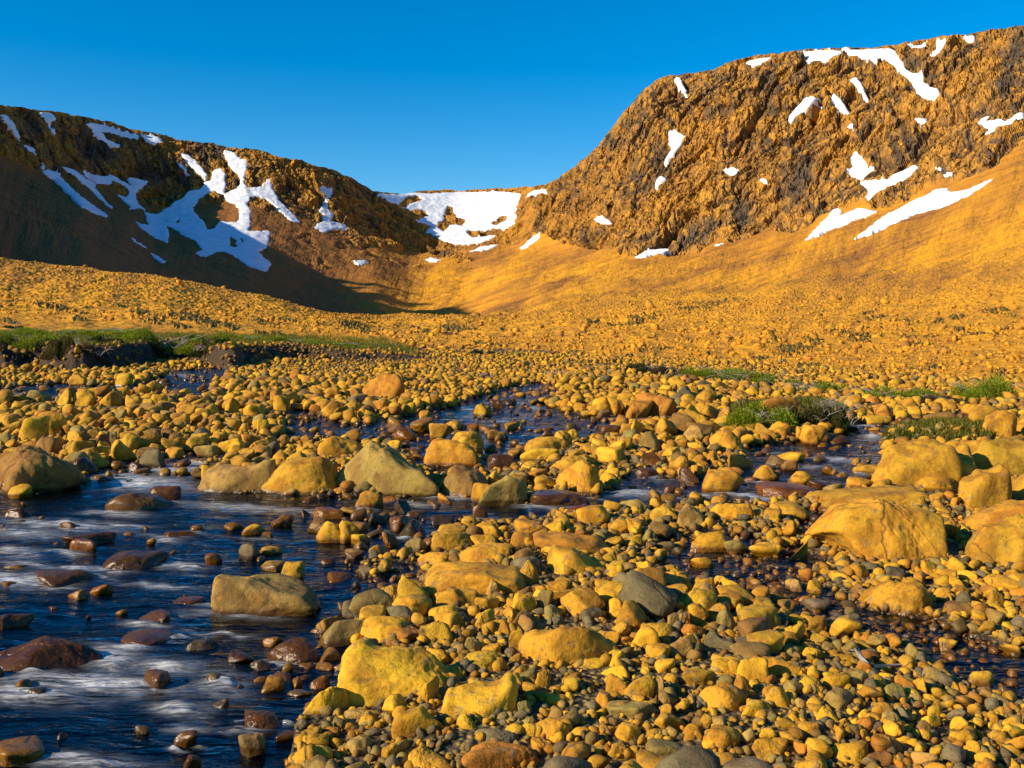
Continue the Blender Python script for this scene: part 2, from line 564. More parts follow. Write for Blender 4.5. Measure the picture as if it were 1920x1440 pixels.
TY = np.exp(P[..., 0]); TZ = P[..., 1]
TX = (cols[None, :] - CX) / F * TY
U = np.broadcast_to(cols[None, :], TY.shape)
T = np.broadcast_to(tt[:, None], TY.shape)
PY0 = HY - F * (TZ - EYE) / TY                     # rows of the smooth terrain
# front-most surface along each column
vis = np.minimum.accumulate(np.vstack([np.full((1, nC), 1e9), PY0[:-1]]), axis=0) > PY0 - 0.5

# snow outlines, traced on the photograph (name: outline; holes)
SNOW = [
    ('thin snow streak down the shaded gully at the left frame edge', '0,207 17,218 27,235 40,258 43,268 62,278 70,293 64,291 50,276 35,256 20,241 6,220', []),
    ('long narrow blue snow tongue on the shaded scree slope', '73,300 85,320 105,321 130,350 160,375 204,406 180,401 150,386 120,357 100,336 83,327', []),
    ('second narrow snow tongue running beside the longest shaded one', '92,301 110,312 137,317 160,335 176,344 181,355 195,375 215,393 200,386 180,366 165,351 145,336 120,319', []),
    ('large snow field filling the bowl, half in blue shadow', '152,320 175,328 195,332 207,328 222,335 240,346 250,350 236,335 245,331 280,341 266,350 256,360 253,373 268,392 275,400 297,402 315,390 326,378 345,372 350,360 375,355 384,346 376,340 396,340 396,330 400,320 415,315 423,330 421,366 432,360 446,352 452,337 446,328 436,318 427,304 419,280 436,285 450,297 462,302 460,325 457,340 463,350 482,360 471,368 463,385 470,400 469,418 463,434 495,433 508,435 500,465 483,472 508,494 500,510 470,501 440,483 420,473 400,477 385,485 365,478 384,470 370,455 350,445 325,428 311,424 318,440 315,456 290,446 265,430 253,415 262,421 279,423 272,400 264,390 241,395 243,385 219,364 235,371 243,360 236,350 222,343 210,338 209,350 190,345 178,345 165,335', ['330,412 337,409 335,420 330,420', '428,440 445,452 440,462 432,462', '453,440 458,452 450,462 452,450', '360,392 372,375 385,364 400,359 420,366 425,376 440,380 447,390 450,407 445,417 410,415 400,430 388,430 385,420 370,405', '437,458 448,460 440,466']),
    ('branching snow gully running down between two brown buttresses', '463,352 490,350 500,338 506,338 512,358 525,378 545,396 565,420 545,416 525,396 505,376 485,368 470,368', []),
    ('crooked white snow gully on the sunlit spur, widening at its foot', '600,352 607,352 622,355 622,365 612,380 617,395 626,405 618,415 635,418 650,425 652,432 625,430 605,438 588,426 605,415 607,402 598,396 612,371 600,361', []),
    ('snow bank hanging under the dark rim, forked at its lower end', '161,229 195,235 225,245 260,255 259,262 240,262 205,249 190,246 200,262 222,272 223,278 205,273 182,258 172,242', []),
    ('short snow bank under the rim just beyond the forked one', '264,252 300,258 306,268 285,270 275,265', []),
    ('thin hooked snow chute near the top of the left cliff', '73,210 90,212 102,214 104,221 96,228 104,240 107,253 97,244 90,228', []),
    ('slanting snow chute beneath the left rim, split by a rock rib', '338,285 352,290 370,305 380,315 388,330 384,335 372,324 355,311 345,298', []),
    ('small slanting snow strip below a larger chute on the left cliff', '330,305 345,312 357,327 350,326 338,315', []),
    ('blue snow sliver in deep shade above the knoll', '280,475 295,481 317,495 300,491', []),
    ('small shaded snow sliver uphill of another one above the knoll', '244,445 254,450 256,455 270,461 277,468 260,463', []),
    ('broad bright snowfield covering the headwall of the valley', '705,363 745,366 765,362 800,363 860,361 900,360 935,359 978,363 970,380 965,400 970,405 962,420 945,430 925,428 900,432 880,430 873,436 885,446 930,443 915,453 880,458 840,456 800,434 806,425 825,425 775,417 790,412 775,400', ['747,384 762,369 785,367 793,375 775,380 760,390', '763,398 783,393 800,396 800,404 785,413 766,411', '838,386 848,387 858,408 873,412 868,425 845,420 832,434 816,424 832,412', '919,420 938,405 955,402 948,413 932,423']),
    ('small snow patch on the rocky shoulder right of the headwall', '984,368 1004,357 1023,354 1022,360 1000,367', []),
    ('leaning snow strip at the start of the right scree', '974,468 1000,443 1016,437 1006,452 987,466', []),
    ('flat snow strip just below the headwall snowfield', '877,474 900,463 936,459 912,468', []),
    ('small snow patch beside the distant cascade', '796,487 812,484 828,487 815,493', []),
    ('small flat snow patch on the sunlit scree below the spur', '658,489 675,490 692,491 685,497 670,496', []),
    ('long snow cornice on the right summit with a tongue down the gully', '1577,93 1600,94 1640,93 1675,91 1681,105 1700,130 1715,140 1728,140 1732,152 1745,165 1764,167 1755,185 1740,189 1720,175 1715,160 1700,146 1680,128 1660,113 1645,113 1620,108 1605,102 1590,103', []),
    ('ragged snow bank on the right summit edge beside the cornice', '1502,101 1515,98 1565,95 1578,98 1565,106 1541,123 1540,113 1512,121 1515,112 1503,108', []),
    ('thin wedge of snow on the rim of the right mountain', '1395,115 1420,110 1449,106 1440,113 1415,122', []),
    ('small lens of snow close under the right skyline', '1700,92 1735,82 1733,90 1712,94', []),
    ('curved snow chute close under the right skyline', '1743,110 1755,95 1758,80 1775,77 1768,90 1756,103 1747,112', []),
    ('triangular snow patch hanging from the right skyline', '1807,70 1831,66 1817,84', []),
    ('slim diagonal snow streak below the right summit cornice', '1591,145 1605,145 1615,155 1628,172 1625,177 1608,165', []),
    ('irregular wing-shaped snow patch high on the right face', '1474,218 1490,205 1505,192 1503,183 1541,180 1525,190 1510,205 1495,213 1481,222', []),
    ('hooked snow patch just beside the wing-shaped one', '1560,178 1575,185 1585,198 1595,212 1581,210 1570,205 1560,192', []),
    ('tiny snow speck below the hooked patch', '1587,235 1597,225 1601,243', []),
    ('small snow patch under the tip of the cornice tongue', '1711,222 1735,216 1738,226 1720,228', []),
    ('spread-winged snow patch high on the far right of the cliff', '1828,232 1840,225 1850,213 1856,217 1848,228 1880,225 1885,228 1921,207 1921,215 1900,232 1870,240 1860,250 1839,257 1855,243 1835,231', []),
    ('jagged snow patch at the head of the lower right gully', '1589,326 1600,315 1596,300 1605,289 1617,297 1625,310 1627,318 1645,318 1620,333 1615,339 1600,334', []),
    ('long bent snow patch running down from the jagged gully patch', '1612,343 1635,338 1665,337 1680,325 1700,318 1719,306 1721,315 1715,325 1690,340 1660,352 1640,365 1628,376 1606,379 1625,370 1628,356', []),
    ('oval snow patch beside the small waterfall on the right cliff', '1729,346 1745,327 1769,323 1755,335 1733,349', []),
    ('small snow lump right under the small waterfall', '1769,336 1778,322 1788,323 1785,336', []),
    ('longest snowfield, slanting along the foot of the right cliff', '1600,449 1640,420 1655,408 1690,390 1710,378 1740,367 1750,357 1778,352 1776,360 1805,360 1830,350 1867,332 1845,348 1815,368 1770,385 1720,400 1680,420 1640,436', []),
    ('ragged snowfield below the right cliff, left of the longest one', '1507,452 1535,425 1545,415 1558,400 1565,388 1577,395 1576,405 1610,391 1625,393 1646,397 1620,408 1590,420 1560,431', []),
    ('low white snow strip at the foot of the right crag', '1190,483 1215,470 1255,464 1263,466 1240,475 1200,484', []),
    ('irregular bright snow patch in the middle of the right crag', '1253,255 1265,244 1284,254 1276,270 1265,286 1250,300 1239,308 1249,290 1260,280 1255,270', []),
    ('slim snow chute just under the rim of the right crag', '1262,148 1275,147 1286,165 1289,181 1278,170', []),
    ('small snow patch in the lower left of the right crag', '1116,413 1130,404 1143,414 1130,421', []),
    ('pair of little snow slivers on the shoulder of the crag', '1221,348 1233,332 1247,316 1240,328 1248,333 1236,343', []),
    ('small star of snow in the centre of the right face', '1357,323 1372,313 1391,325 1370,330', []),
    ('tiny snow speck near the star-shaped patch', '1422,341 1433,335 1442,344', []),
    ('short flat snow sliver at the base of the right crag', '1336,464 1358,458 1356,462 1342,468', []),
]
wig = 2.6 * perlin(U / 9.0, PY0 / 7.0, 3.3) + 2.0 * perlin(U / 4.2, PY0 / 3.6, 9.1)
wig2 = 2.4 * perlin(U / 8.0, PY0 / 6.0, 13.3) + 2.0 * perlin(U / 4.0, PY0 / 3.4, 19.1)
snow_id = np.full(TY.shape, -1, np.int16)
far_rows = tt > 3.6
for si, (lab, s, holes) in enumerate(SNOW):
    p = pts(s)
    xs = [q[0] for q in p]; ys = [q[1] for q in p]
    sel = np.where((U > min(xs) - 5) & (U < max(xs) + 5) & (PY0 > min(ys) - 5) & (PY0 < max(ys) + 5) & vis & far_rows[:, None])
    ux, uy = U[sel] + wig[sel], PY0[sel] + wig2[sel] * 0.7
    inside = in_poly(ux, uy, p)
    for h in holes:
        inside &= ~in_poly(ux, uy, pts(h))
    q = snow_id[sel]
    q[inside] = si
    snow_id[sel] = q
sw_ = blur((snow_id >= 0).astype(float), 3, 3, 2)
rag = perlin(U / 3.2, PY0 / 2.6, 31.0) + 0.7 * perlin(U / 1.7 + 5, PY0 / 1.5, 3.0)
snow_id[(sw_ < 0.80) & (rag > 0.02 + 0.85 * sw_)] = -1
snow_id[(fbm(U / 7.0, PY0 / 4.0, 44.0, 3) > 0.82)] = -1
snow_m = blur((snow_id >= 0).astype(float), 1, 1, 1)
snow_w = blur((snow_id >= 0).astype(float), 4, 4, 2)

# cliffs: where, and how rough
edge_n = fbm(U / 70.0, PY0 / 45.0, 1.7, 3)
cl = smooth(5.0 - 0.06, 5.0 + 0.10, T + 0.12 * edge_n)
LEFT_ROCK = pts('-300,60 -300,260 0,290 60,310 150,345 200,350 250,372 300,395 330,400 350,380 440,372 470,380 545,402 600,420 640,432 660,455 720,468 800,470 840,480 860,470 800,440 760,400 700,350 500,240 200,150')
RIGHT_ROCK = pts('985,365 1000,400 985,430 1060,455 1110,466 1190,476 1300,468 1400,445 1500,425 1540,400 1640,385 1740,352 1830,325 1925,270 2300,120 2300,-200 1500,-100 1200,40')
lr = blur((in_poly(U + 14 * edge_n, PY0 + 10 * edge_n, LEFT_ROCK) & (T > 3.3)).astype(float), 3, 3)
rr = blur((in_poly(U + 12 * edge_n, PY0 + 9 * edge_n, RIGHT_ROCK) & (T > 3.3)).astype(float), 2, 2)
hw = ((U > 770) & (U < 1000) & (T > 5.0)).astype(float) * 0.55
cliff = np.maximum(np.maximum(lr, rr), blur(hw, 3, 3))
ledge = smooth(0.15, 0.55, fbm(U / 40.0, PY0 / 18.0, 8.8, 3)) * ((U > 560) & (U < 960) & (PY0 > 400) & (PY0 < 500) & (T > 4)) * 0.6
cliff = np.maximum(cliff, blur(ledge.astype(float), 2, 2))
rough = cliff * (1 - 0.95 * smooth(0.10, 0.55, snow_w))

# normals of the smooth terrain
def grid_normals(X, Y, Z):
    du = np.stack([np.gradient(X, axis=1), np.gradient(Y, axis=1), np.gradient(Z, axis=1)], -1)
    dv = np.stack([np.gradient(X, axis=0), np.gradient(Y, axis=0), np.gradient(Z, axis=0)], -1)
    n = np.cross(du, dv)
    n /= np.linalg.norm(n, axis=-1, keepdims=True) + 1e-9
    n[n[..., 2] < 0] *= -1
    return n


Nn = grid_normals(TX, TY, TZ)
m = rough > 0.01
x, y, z = TX[m], TY[m], TZ[m]
wx = x + 18 * perlin(x / 60, y / 60, z / 60); wz = z + 18 * perlin(x / 60 + 9, y / 60, z / 60)
# tilted bedding coordinate: ribs lean to the right going up on the right mountain
lean = np.where(U[m] > 900, 0.75, -0.35)
a = wx - lean * wz
b = wz + lean * wx * 0.5
d = np.zeros(len(x))
joint = np.zeros(len(x)); plate = np.zeros(len(x))
for wl, amp in ((120, 10), (55, 4.5)):
    r = 1 - np.abs(perlin(a / wl, y / wl, b / (wl * 1.9))) * 2.0
    d += amp * (r - 0.55)
for wl, amp, st, sd in ((52, 7.0, 2.0, 3), (25, 5.0, 1.7, 40), (12, 2.9, 1.3, 90), (6.0, 1.5, 1.1, 150), (3.0, 0.7, 1.0, 210)):
    vv, jt = facets(a / wl, y / wl, b / (wl * st), sd, 1.35)
    d += amp * vv - amp * 0.55 * (1 - smooth(0.0, 0.16, jt))
    if wl < 40:
        plate += 0.4 * vv
    if 10 < wl < 40:
        joint = np.maximum(joint, 1 - smooth(0.02, 0.10, jt))
d = np.clip(d, -34, 30)
rim = 1 - smooth(5.72, 5.98, T[m]) * 0.85
fade_back = 1 - smooth(6.1, 6.6, T[m])
amp_d = d * rough[m] * rim * fade_back * np.where(U[m] < 800, 0.9, 1.0)
TX, TY, TZ = TX.copy(), TY.copy(), TZ.copy()
hz = np.array([0.0, -1.0, 0.0])
nx = Nn[m]
TX[m] += amp_d * nx[:, 0] * 0.6; TY[m] += amp_d * nx[:, 1]; TZ[m] += amp_d * nx[:, 2]
# scree and hillsides: gentle undulation, streaks running downhill, hummocks
slope_amp = (1 - cliff) * smooth(0.0, 0.8, T)
lvl = np.clip(TY / 400.0, 0.05, 2.2)
und = fbm(TX / (26 * lvl + 3), TY / (26 * lvl + 3), 0.5, 5, 0.55) * 1.5 * lvl
fine = fbm(TX / 2.1, TY / 2.1, 2.5, 3, 0.6) * np.clip(TY / 120.0, 0.2, 1.6) * 0.26
streak = fbm(U / 22.0 + PY0 / 60.0, TY / 260.0, 4.4, 4, 0.6) * 0.75 * smooth(4.0, 4.6, T) * (1 - smooth(5.4, 5.8, T))
sn = 1 - 0.9 * smooth(0.2, 0.7, snow_m)
TZ += slope_amp * sn * (und + fine + streak) * np.where(T > 6, 0.5, 1.0)
skyn = fbm(U / 14.0, 0 * U, 7.7, 4, 0.6) * 4.5 * smooth(5.9, 6.0, T) * (1 - smooth(6.0, 6.3, T)) * np.where((U > 690) & (U < 1040), 0.35, 1.0)
TZ += skyn * (1 - 0.5 * smooth(0.2, 0.7, snow_m))

# surface kind attributes
darkn = fbm(TX / 55, TY / 90, TZ / 70, 5, 0.6)
streakd = fbm(U / 16.0 - PY0 / 34.0, PY0 / 95.0, 2.2, 4)
dark = smooth(0.38, 0.70, darkn + 0.55 * streakd) * 0.85
DARKS = [(1500, 330, 22, 60), (1390, 395, 20, 50), (1290, 440, 18, 26), (1325, 435, 14, 28), (1700, 285, 34, 45), (1715, 125, 26, 26), (1815, 185, 14, 34), (1880, 160, 20, 60), (1270, 215, 26, 34),
         (1180, 230, 22, 34), (1085, 340, 14, 30), (1440, 265, 16, 40), (1610, 260, 14, 30), (1900, 95, 22, 40), (1055, 345, 20, 18), (1770, 330, 14, 14), (1850, 330, 30, 20),
         (200, 280, 60, 30), (120, 270, 40, 30), (300, 320, 60, 30), (240, 255, 30, 20), (60, 240, 30, 30), (390, 285, 40, 30), (480, 310, 16, 24)]
for (dx, dy, rx, ry) in DARKS:
    e = ((U - dx - 0.35 * (dy - PY0)) / rx) ** 2 + ((PY0 - dy) / ry) ** 2
    dark = np.maximum(dark, np.exp(-e) * 1.25 * smooth(-0.35, 0.25, streakd + darkn) * (T > 4.5))
dark = np.clip(dark, 0, 1)
PL = np.full(TY.shape, 0.5); PL[m] = np.clip(0.5 + 0.5 * plate, 0, 1)
JN = np.zeros(TY.shape); JN[m] = joint * smooth(-0.25, 0.3, fbm(x / 70, y / 70, z / 70, 2))
dark = np.maximum(dark, JN * 0.95)
tone = np.clip(0.62 + 0.45 * fbm(TX / 90, TY / 160, 0.3, 4) + 0.35 * fbm(U / 40 + PY0 / 55, PY0 / 300, 6.0, 3), 0, 1)
cdir = np.where(U > 800, PY0 + 0.34 * U, PY0 - 0.42 * U); adir = np.where(U > 800, U - 0.34 * PY0, U + 0.42 * PY0)
lines = fbm(cdir / 5.0, adir / 170.0, 3.0, 4, 0.65) * smooth(3.0, 3.6, T)
tone = tone + 0.32 * lines
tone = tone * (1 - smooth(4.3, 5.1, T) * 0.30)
tone = tone + 0.45 * (1 - smooth(1.6, 2.6, T))  # lower flats coloured brighter to make up for weak sun on them
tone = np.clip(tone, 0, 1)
tone = np.where(U < 900, tone * (1 - 0.9 * smooth(3.2, 4.0, T) * smooth(820, 600, U)), tone)  # darker left-slope rock, its colour lowered further to deepen the shade there
near = 1 - smooth(250, 600, TY)
# dark heath mats on the hillside: (column, row, half width, half height)
MATS = [(1350, 568, 40, 7), (1300, 582, 30, 4), (1200, 601, 40, 5), (1160, 610, 32, 4), (1110, 606, 14, 2.5), (1270, 575, 18, 3), (1350, 678, 26, 6), (1420, 672, 26, 5), (1490, 655, 44, 12),
        (1500, 690, 52, 8), (1520, 640, 20, 6), (1608, 634, 26, 6), (1580, 629, 14, 4), (1690, 603, 22, 3), (1640, 597, 28, 4), (1710, 645, 36, 3), (1660, 705, 20, 6), (1680, 702, 24, 6), (1740, 690, 40, 6),
        (1875, 700, 28, 8), (1790, 596, 18, 4), (1760, 603, 14, 4), (1820, 627, 30, 5), (1860, 588, 32, 4), (1890, 594, 18, 3), (1880, 630, 30, 5), (1800, 616, 16, 4), (1700, 632, 18, 4), (1740, 629, 12, 4),
        (1560, 622, 18, 4), (1630, 588, 20, 3), (1450, 640, 16, 4), (860, 617, 40, 4), (800, 621, 22, 4), (930, 661, 18, 4), (965, 666, 16, 2.5), (1010, 650, 24, 2.5), (910, 648, 30, 2.5), (1075, 662, 18, 3),
        (1230, 655, 40, 3), (1090, 630, 14, 2), (280, 601, 26, 7), (350, 598, 40, 8), (385, 607, 34, 7), (330, 613, 30, 5), (425, 612, 22, 5), (145, 598, 18, 5), (15, 605, 22, 7), (270, 585, 18, 5), (255, 588, 20, 4),
        (480, 603, 20, 3), (540, 602, 20, 3), (590, 608, 18, 3), (70, 572, 14, 3), (220, 571, 14, 3), (100, 575, 20, 3), (660, 615, 26, 5), (690, 625, 20, 4), (500, 628, 30, 3), (160, 585, 16, 3)]
veg = np.zeros(TY.shape)
vn = fbm(U / 10.0, PY0 / 2.6, 5.5, 3)
for (dx, dy, rx, ry) in MATS:
    s0, s1 = np.searchsorted(cols, [dx - 2.2 * rx, dx + 2.2 * rx])
    uu, pp = U[:, s0:s1], PY0[:, s0:s1]
    e = ((uu - dx) / rx) ** 2 + ((pp + 0.10 * (uu - dx) * (1 if dx > 1000 else -1) - dy) / ry) ** 2
    veg[:, s0:s1] = np.maximum(veg[:, s0:s1], smooth(1.05, 0.45, e - 0.95 * vn[:, s0:s1]) * (T[:, s0:s1] < 3.3))
veg = np.clip(veg * smooth(-0.35, 0.15, fbm(U / 5.0, PY0 / 1.6, 15.5, 2)), 0, 1)
scat = smooth(0.85, 1.05, fbm(U / 16.0, PY0 / 3.0, 21.0, 3)) * (1 - smooth(2.6, 3.0, T)) * 0.7
veg = np.maximum(veg, scat)
TZ += veg * 0.12 * np.clip(TY / 60, 0.4, 2)

lim = EYE + (HY - (skl[None, :] - 1.0 + 3.0 * fbm(U / 18.0, PY0 / 30.0, 3.3, 3))) / F * TY
TZ = np.where(T > 4.3, np.minimum(TZ, lim), TZ)
TV = np.stack([TX, TY, TZ], -1)
PYF = HY - F * (TZ - EYE) / TY
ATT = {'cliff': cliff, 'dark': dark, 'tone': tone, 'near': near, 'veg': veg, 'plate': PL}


def terrain_piece(name, label, r0, r1, c0, c1):
    sl = (slice(r0, r1 + 1), slice(c0, c1 + 1))
    v = TV[sl]
    o = mesh_obj(name, v.reshape(-1, 3), grid_faces(v.shape[0], v.shape[1]), MOUNT_M, False, attrs={k: q[sl].ravel() for k, q in ATT.items()})
    return tag(o, label, None, None, 'structure')


R4 = int(np.argmin(abs(tt - 3.5)))
c_kn = int(np.searchsorted(cols, 705)); c_a = int(np.searchsorted(cols, 775)); c_b = int(np.searchsorted(cols, 1010))
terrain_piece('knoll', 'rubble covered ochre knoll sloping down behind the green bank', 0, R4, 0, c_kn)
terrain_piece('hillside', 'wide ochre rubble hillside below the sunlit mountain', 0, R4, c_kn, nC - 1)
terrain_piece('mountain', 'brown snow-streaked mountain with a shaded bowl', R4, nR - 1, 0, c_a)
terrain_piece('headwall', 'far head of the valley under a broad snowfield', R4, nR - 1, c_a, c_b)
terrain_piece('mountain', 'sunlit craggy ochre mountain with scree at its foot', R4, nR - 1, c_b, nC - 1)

# snow lies on the terrain as sheets of its own
face_sid = np.where((snow_id[:-1, :-1] >= 0), snow_id[:-1, :-1], snow_id[1:, 1:])
lift = 1.7 * smooth(0.2, 0.6, snow_m) - 0.75 + (1.0 * fbm(TX / 22, TY / 22, TZ / 22, 4, 0.6) + 0.6) * smooth(0.3, 0.9, snow_w)
SNV = TV + Nn * lift[..., None]
allf = grid_faces(nR, nC).reshape(nR - 1, nC - 1, 4)
any_snow = snow_m > 0.12
snow_near = {}
for si, (lab, s, holes) in enumerate(SNOW):
    own = (snow_id == si)
    if own.sum() < 6:
        print('no snow', lab); continue
    rws = np.where(own.any(1))[0]; cls = np.where(own.any(0))[0]
    r0, r1, c0, c1 = max(rws[0] - 4, 0), min(rws[-1] + 5, nR - 1), max(cls[0] - 4, 0), min(cls[-1] + 5, nC - 1)
    g = blur(own[r0:r1, c0:c1].astype(float), 1, 1, 2) > 0.02
    k = g[:-1, :-1] | g[1:, 1:] | g[1:, :-1] | g[:-1, 1:]
    f = allf[r0:r1 - 1, c0:c1 - 1][k]
    v, f = compact(SNV.reshape(-1, 3), f)
    o = mesh_obj('snow_patch', v, f, SNOW_M, True)
    tag(o, lab, 'snow patch', 'snow patches on the mountains')

# off-frame ridge whose shadow falls into the bowl
def pick(px, py):
    c = int(np.clip(np.searchsorted(cols, px), 0, nC - 1))
    hit = np.where(PYF[:, c] <= py)[0]
    hit = hit[hit > R4 - 40]
    r = hit[0] if len(hit) else nR - 30
    return TV[r, c]


SHADE = pts('0,211 30,217 60,235 105,262 150,285 180,310 240,333 265,347 310,377 330,384 360,398 400,421 450,443 480,458 500,488 512,502 560,520 620,540 690,566')
SHADE2 = pts('700,566 750,553 800,550 815,569 830,578 860,576 888,588')
sh = SUN[:2] / np.linalg.norm(SUN[:2]); tanel = SUN[2] / np.linalg.norm(SUN[:2])
perp = np.array([-sh[1], sh[0]]) * (-1 if -sh[1] * 0 + sh[0] > 0 else 1)
if perp[1] < 0:
    perp = -perp
W0 = 620.0
cr = []
for (px, py) in SHADE + SHADE2:
    q = pick(px, py)
    w = q[:2] @ sh; s_ = q[:2] @ perp
    cr.append((s_, q[2] + (W0 - w) * tanel))
cr = np.array(cr)
o_ = np.argsort(cr[:, 0]); cr = cr[o_]
ss = np.arange(380, 2300, 6.0)
print(np.round(cr).astype(int).tolist())
crest = np.interp(ss, cr[:, 0], cr[:, 1])
smin = cr[0, 0]
crest = np.where(ss < smin, crest[np.searchsorted(ss, smin)] - (smin - ss) * 1.1, crest)
crest = crest + 3.0 * fbm(ss / 40.0, 0 * ss, 3.0, 3)
ws = np.concatenate([np.arange(-500, 0, 12.0), np.arange(0, 600, 26), np.arange(600, 1100, 50)])
SS, WW = np.meshgrid(ss, W0 + ws * 1.0, indexing='xy')
HH = np.broadcast_to(crest[None, :], SS.shape) - np.where(WW < W0, (W0 - WW) * 0.85, (WW - W0) * 0.12)
HH = HH + 6 * fbm(SS / 60, WW / 60, 1.0, 4) * smooth(0, 60, abs(WW - W0))
HH = np.maximum(HH, -8)
RX = SS * perp[0] + WW * sh[0]; RY = SS * perp[1] + WW * sh[1]
rv = np.stack([RX, RY, HH], -1).reshape(-1, 3)
n_ = len(rv)
tag(mesh_obj('mountain', rv, grid_faces(*SS.shape), MOUNT_M, False, attrs={'cliff': np.full(n_, .6), 'dark': np.full(n_, .4), 'tone': np.full(n_, .3), 'near': np.zeros(n_), 'veg': np.zeros(n_), 'plate': np.full(n_, .4)}),
    'steep brown valley side that shades the bowl', None, None, 'structure')
# ------------------------------------------------------------------ riverbed
WATER = [
    '-420,926 60,928 160,916 170,882 300,860 380,872 372,905 440,930 550,930 620,935 830,930 900,945 1000,945 1100,936 1180,925 1205,950 1130,958 1040,965 960,983 870,985 800,1008 830,1030 780,1045 705,1048 672,1070 690,1088 640,1108 676,1140 650,1168 668,1200 650,1250 676,1298 610,1330 565,1352 545,1400 520,1620 -420,1620',
    '290,866 400,868 440,846 520,838 600,820 680,830 760,846 800,880 830,900 900,890 1010,872 1060,832 1140,816 1180,802 1120,788 1035,768 1000,746 1042,722 995,720 900,744 860,764 800,774 730,790 650,800 565,768 520,784 540,808 500,831 420,844 330,854',
    '1165,932 1160,898 1220,890 1300,906 1370,890 1402,860 1390,840 1480,832 1580,818 1600,800 1640,794 1700,789 1760,784 1830,781 1832,796 1750,800 1680,812 1640,830 1662,850 1650,880 1640,905 1722,912 1735,930 1640,916 1560,926 1480,936 1400,946 1300,941 1200,958',
    '-420,724 0,728 100,722 230,727 280,718 330,697 420,691 436,698 390,720 402,738 370,743 340,728 240,741 120,746 80,756 -420,762',
    '1495,958 1560,958 1585,1000 1500,1008', '1725,890 1815,884 1800,945 1735,930', '1000,742 1040,722 1060,730 1020,750',
]
TRICKLE = ['1230,1020 1330,1002 1420,1010 1440,1040 1500,1030 1560,1060 1500,1085 1560,1110 1620,1150 1760,1165 1800,1190 1920,1232 2330,1330 2330,1440 1920,1335 1800,1290 1700,1226 1580,1192 1450,1152 1350,1112 1235,1072', '655,1105 700,1092 760,1060 800,1066 790,1125 700,1150 650,1140',
           '640,1290 700,1320 720,1345 640,1330']
gx = np.arange(-420, 2341, 2.0); gy = np.arange(620, 1621, 2.0)
GX, GY = np.meshgrid(gx, gy)


def raster(polys, n0=2, n1=3):
    a = np.zeros(GX.shape, bool)
    w = 5 * perlin(GX / 26.0, GY / 11.0, 1.1)
    for s in polys:
        a |= in_poly(GX + w, GY + 0.4 * w, pts(s))
    return blur(a.astype(float), n0, n1, 2)


RW = raster(WATER)
RT = raster(TRICKLE, 3, 5)
# terrace with turf on the left side, its front edge cut by the stream
BANK = ['-420,702 0,694 60,690 130,697 200,694 270,682 330,672 410,688 432,694 470,682 560,673 650,676 720,677 790,672 800,664 720,640 -420,640']
RB = raster(BANK, 2, 4)
RISLE = raster(['1340,812 1370,800 1480,806 1590,800 1600,780 1540,760 1380,768', '1640,838 1690,842 1860,838 1900,812 1860,798 1760,800 1680,812'], 3, 6)
RBAR = raster(['-420,770 80,768 240,748 420,742 560,760 520,800 480,830 300,850 160,865 -420,830', '420,735 700,700 1000,700 900,735 800,765 640,790 560,760', '1200,790 1420,760 1600,760 1570,810 1400,830 1200,800',
               '1700,900 2330,860 2330,1060 1800,1060 1560,1040 1700,960', '700,1150 1000,1040 1230,1100 1400,1200 1700,1330 1700,1440 800,1440 690,1290'], 10, 20)


def sample(A, u, v):
    fx = np.clip((np.asarray(u) - gx[0]) / 2.0, 0, len(gx) - 1.001); fy = np.clip((np.asarray(v) - gy[0]) / 2.0, 0, len(gy) - 1.001)
    i = fx.astype(int); j = fy.astype(int); fx = fx - i; fy = fy - j
    return (A[j, i] * (1 - fx) + A[j, i + 1] * fx) * (1 - fy) + (A[j + 1, i] * (1 - fx) + A[j + 1, i + 1] * fx) * fy


def uv(X, Y):
    return CX + F * X / Y, plane_y(Y)


def ground_z(X, Y, full=False):
    X = np.asarray(X, float); Y = np.asarray(Y, float)
    u, v = uv(X, Y)
    w = sample(RW, u, v); t = sample(RT, u, v); b = sample(RB, u, v); isl = sample(RISLE, u, v); bar = sample(RBAR, u, v)
    n = fbm(X / 1.6, Y / 1.6, 0.7, 3) * 0.02
    z = 0.005 * Y + 0.032 + 0.05 * bar + n * 0.7 + 0.10 * isl
    z = z - (0.045 + 0.05 * bar) * smooth(0.1, 0.9, t) * (1 - w) - (0.18 + 0.05 * bar) * smooth(0.15, 0.9, w)
    top = np.interp(u, [-420, 0, 200, 420, 560, 700, 800], [0.80, 0.72, 0.66, 0.58, 0.42, 0.24, 0.05])
    z = z + smooth(0.25, 0.75, b + 0.12 * perlin(X * 1.1, Y * 1.1, 4.0) + 0.14 * perlin(X * 3.3, Y * 2.2, 14.0) + 0.08 * perlin(X * 8.0, Y * 5.0, 24.0)) * (top + 0.05 * fbm(X / 1.3, Y / 1.3, 2.0, 3))
    if full:
        face = smooth(0.04, 0.3, b) * (1 - smooth(0.80, 0.99, b))
        return z, smooth(0.6, 0.95, b) + isl, face
    return z


def hill_z_at(X, Y):
    """Height of the hillside mesh under a point (nearest grid vertex)."""
    u = CX + F * X / Y
    c = np.clip(np.round((u - cols[0]) / 1.5).astype(int), 0, nC - 1)
    out = np.zeros(len(X))
    for i in range(len(X)):
        r = min(max(int(np.searchsorted(TY[:300, c[i]], Y[i])), 1), 299)
        out[i] = TZ[r, c[i]]
    return out


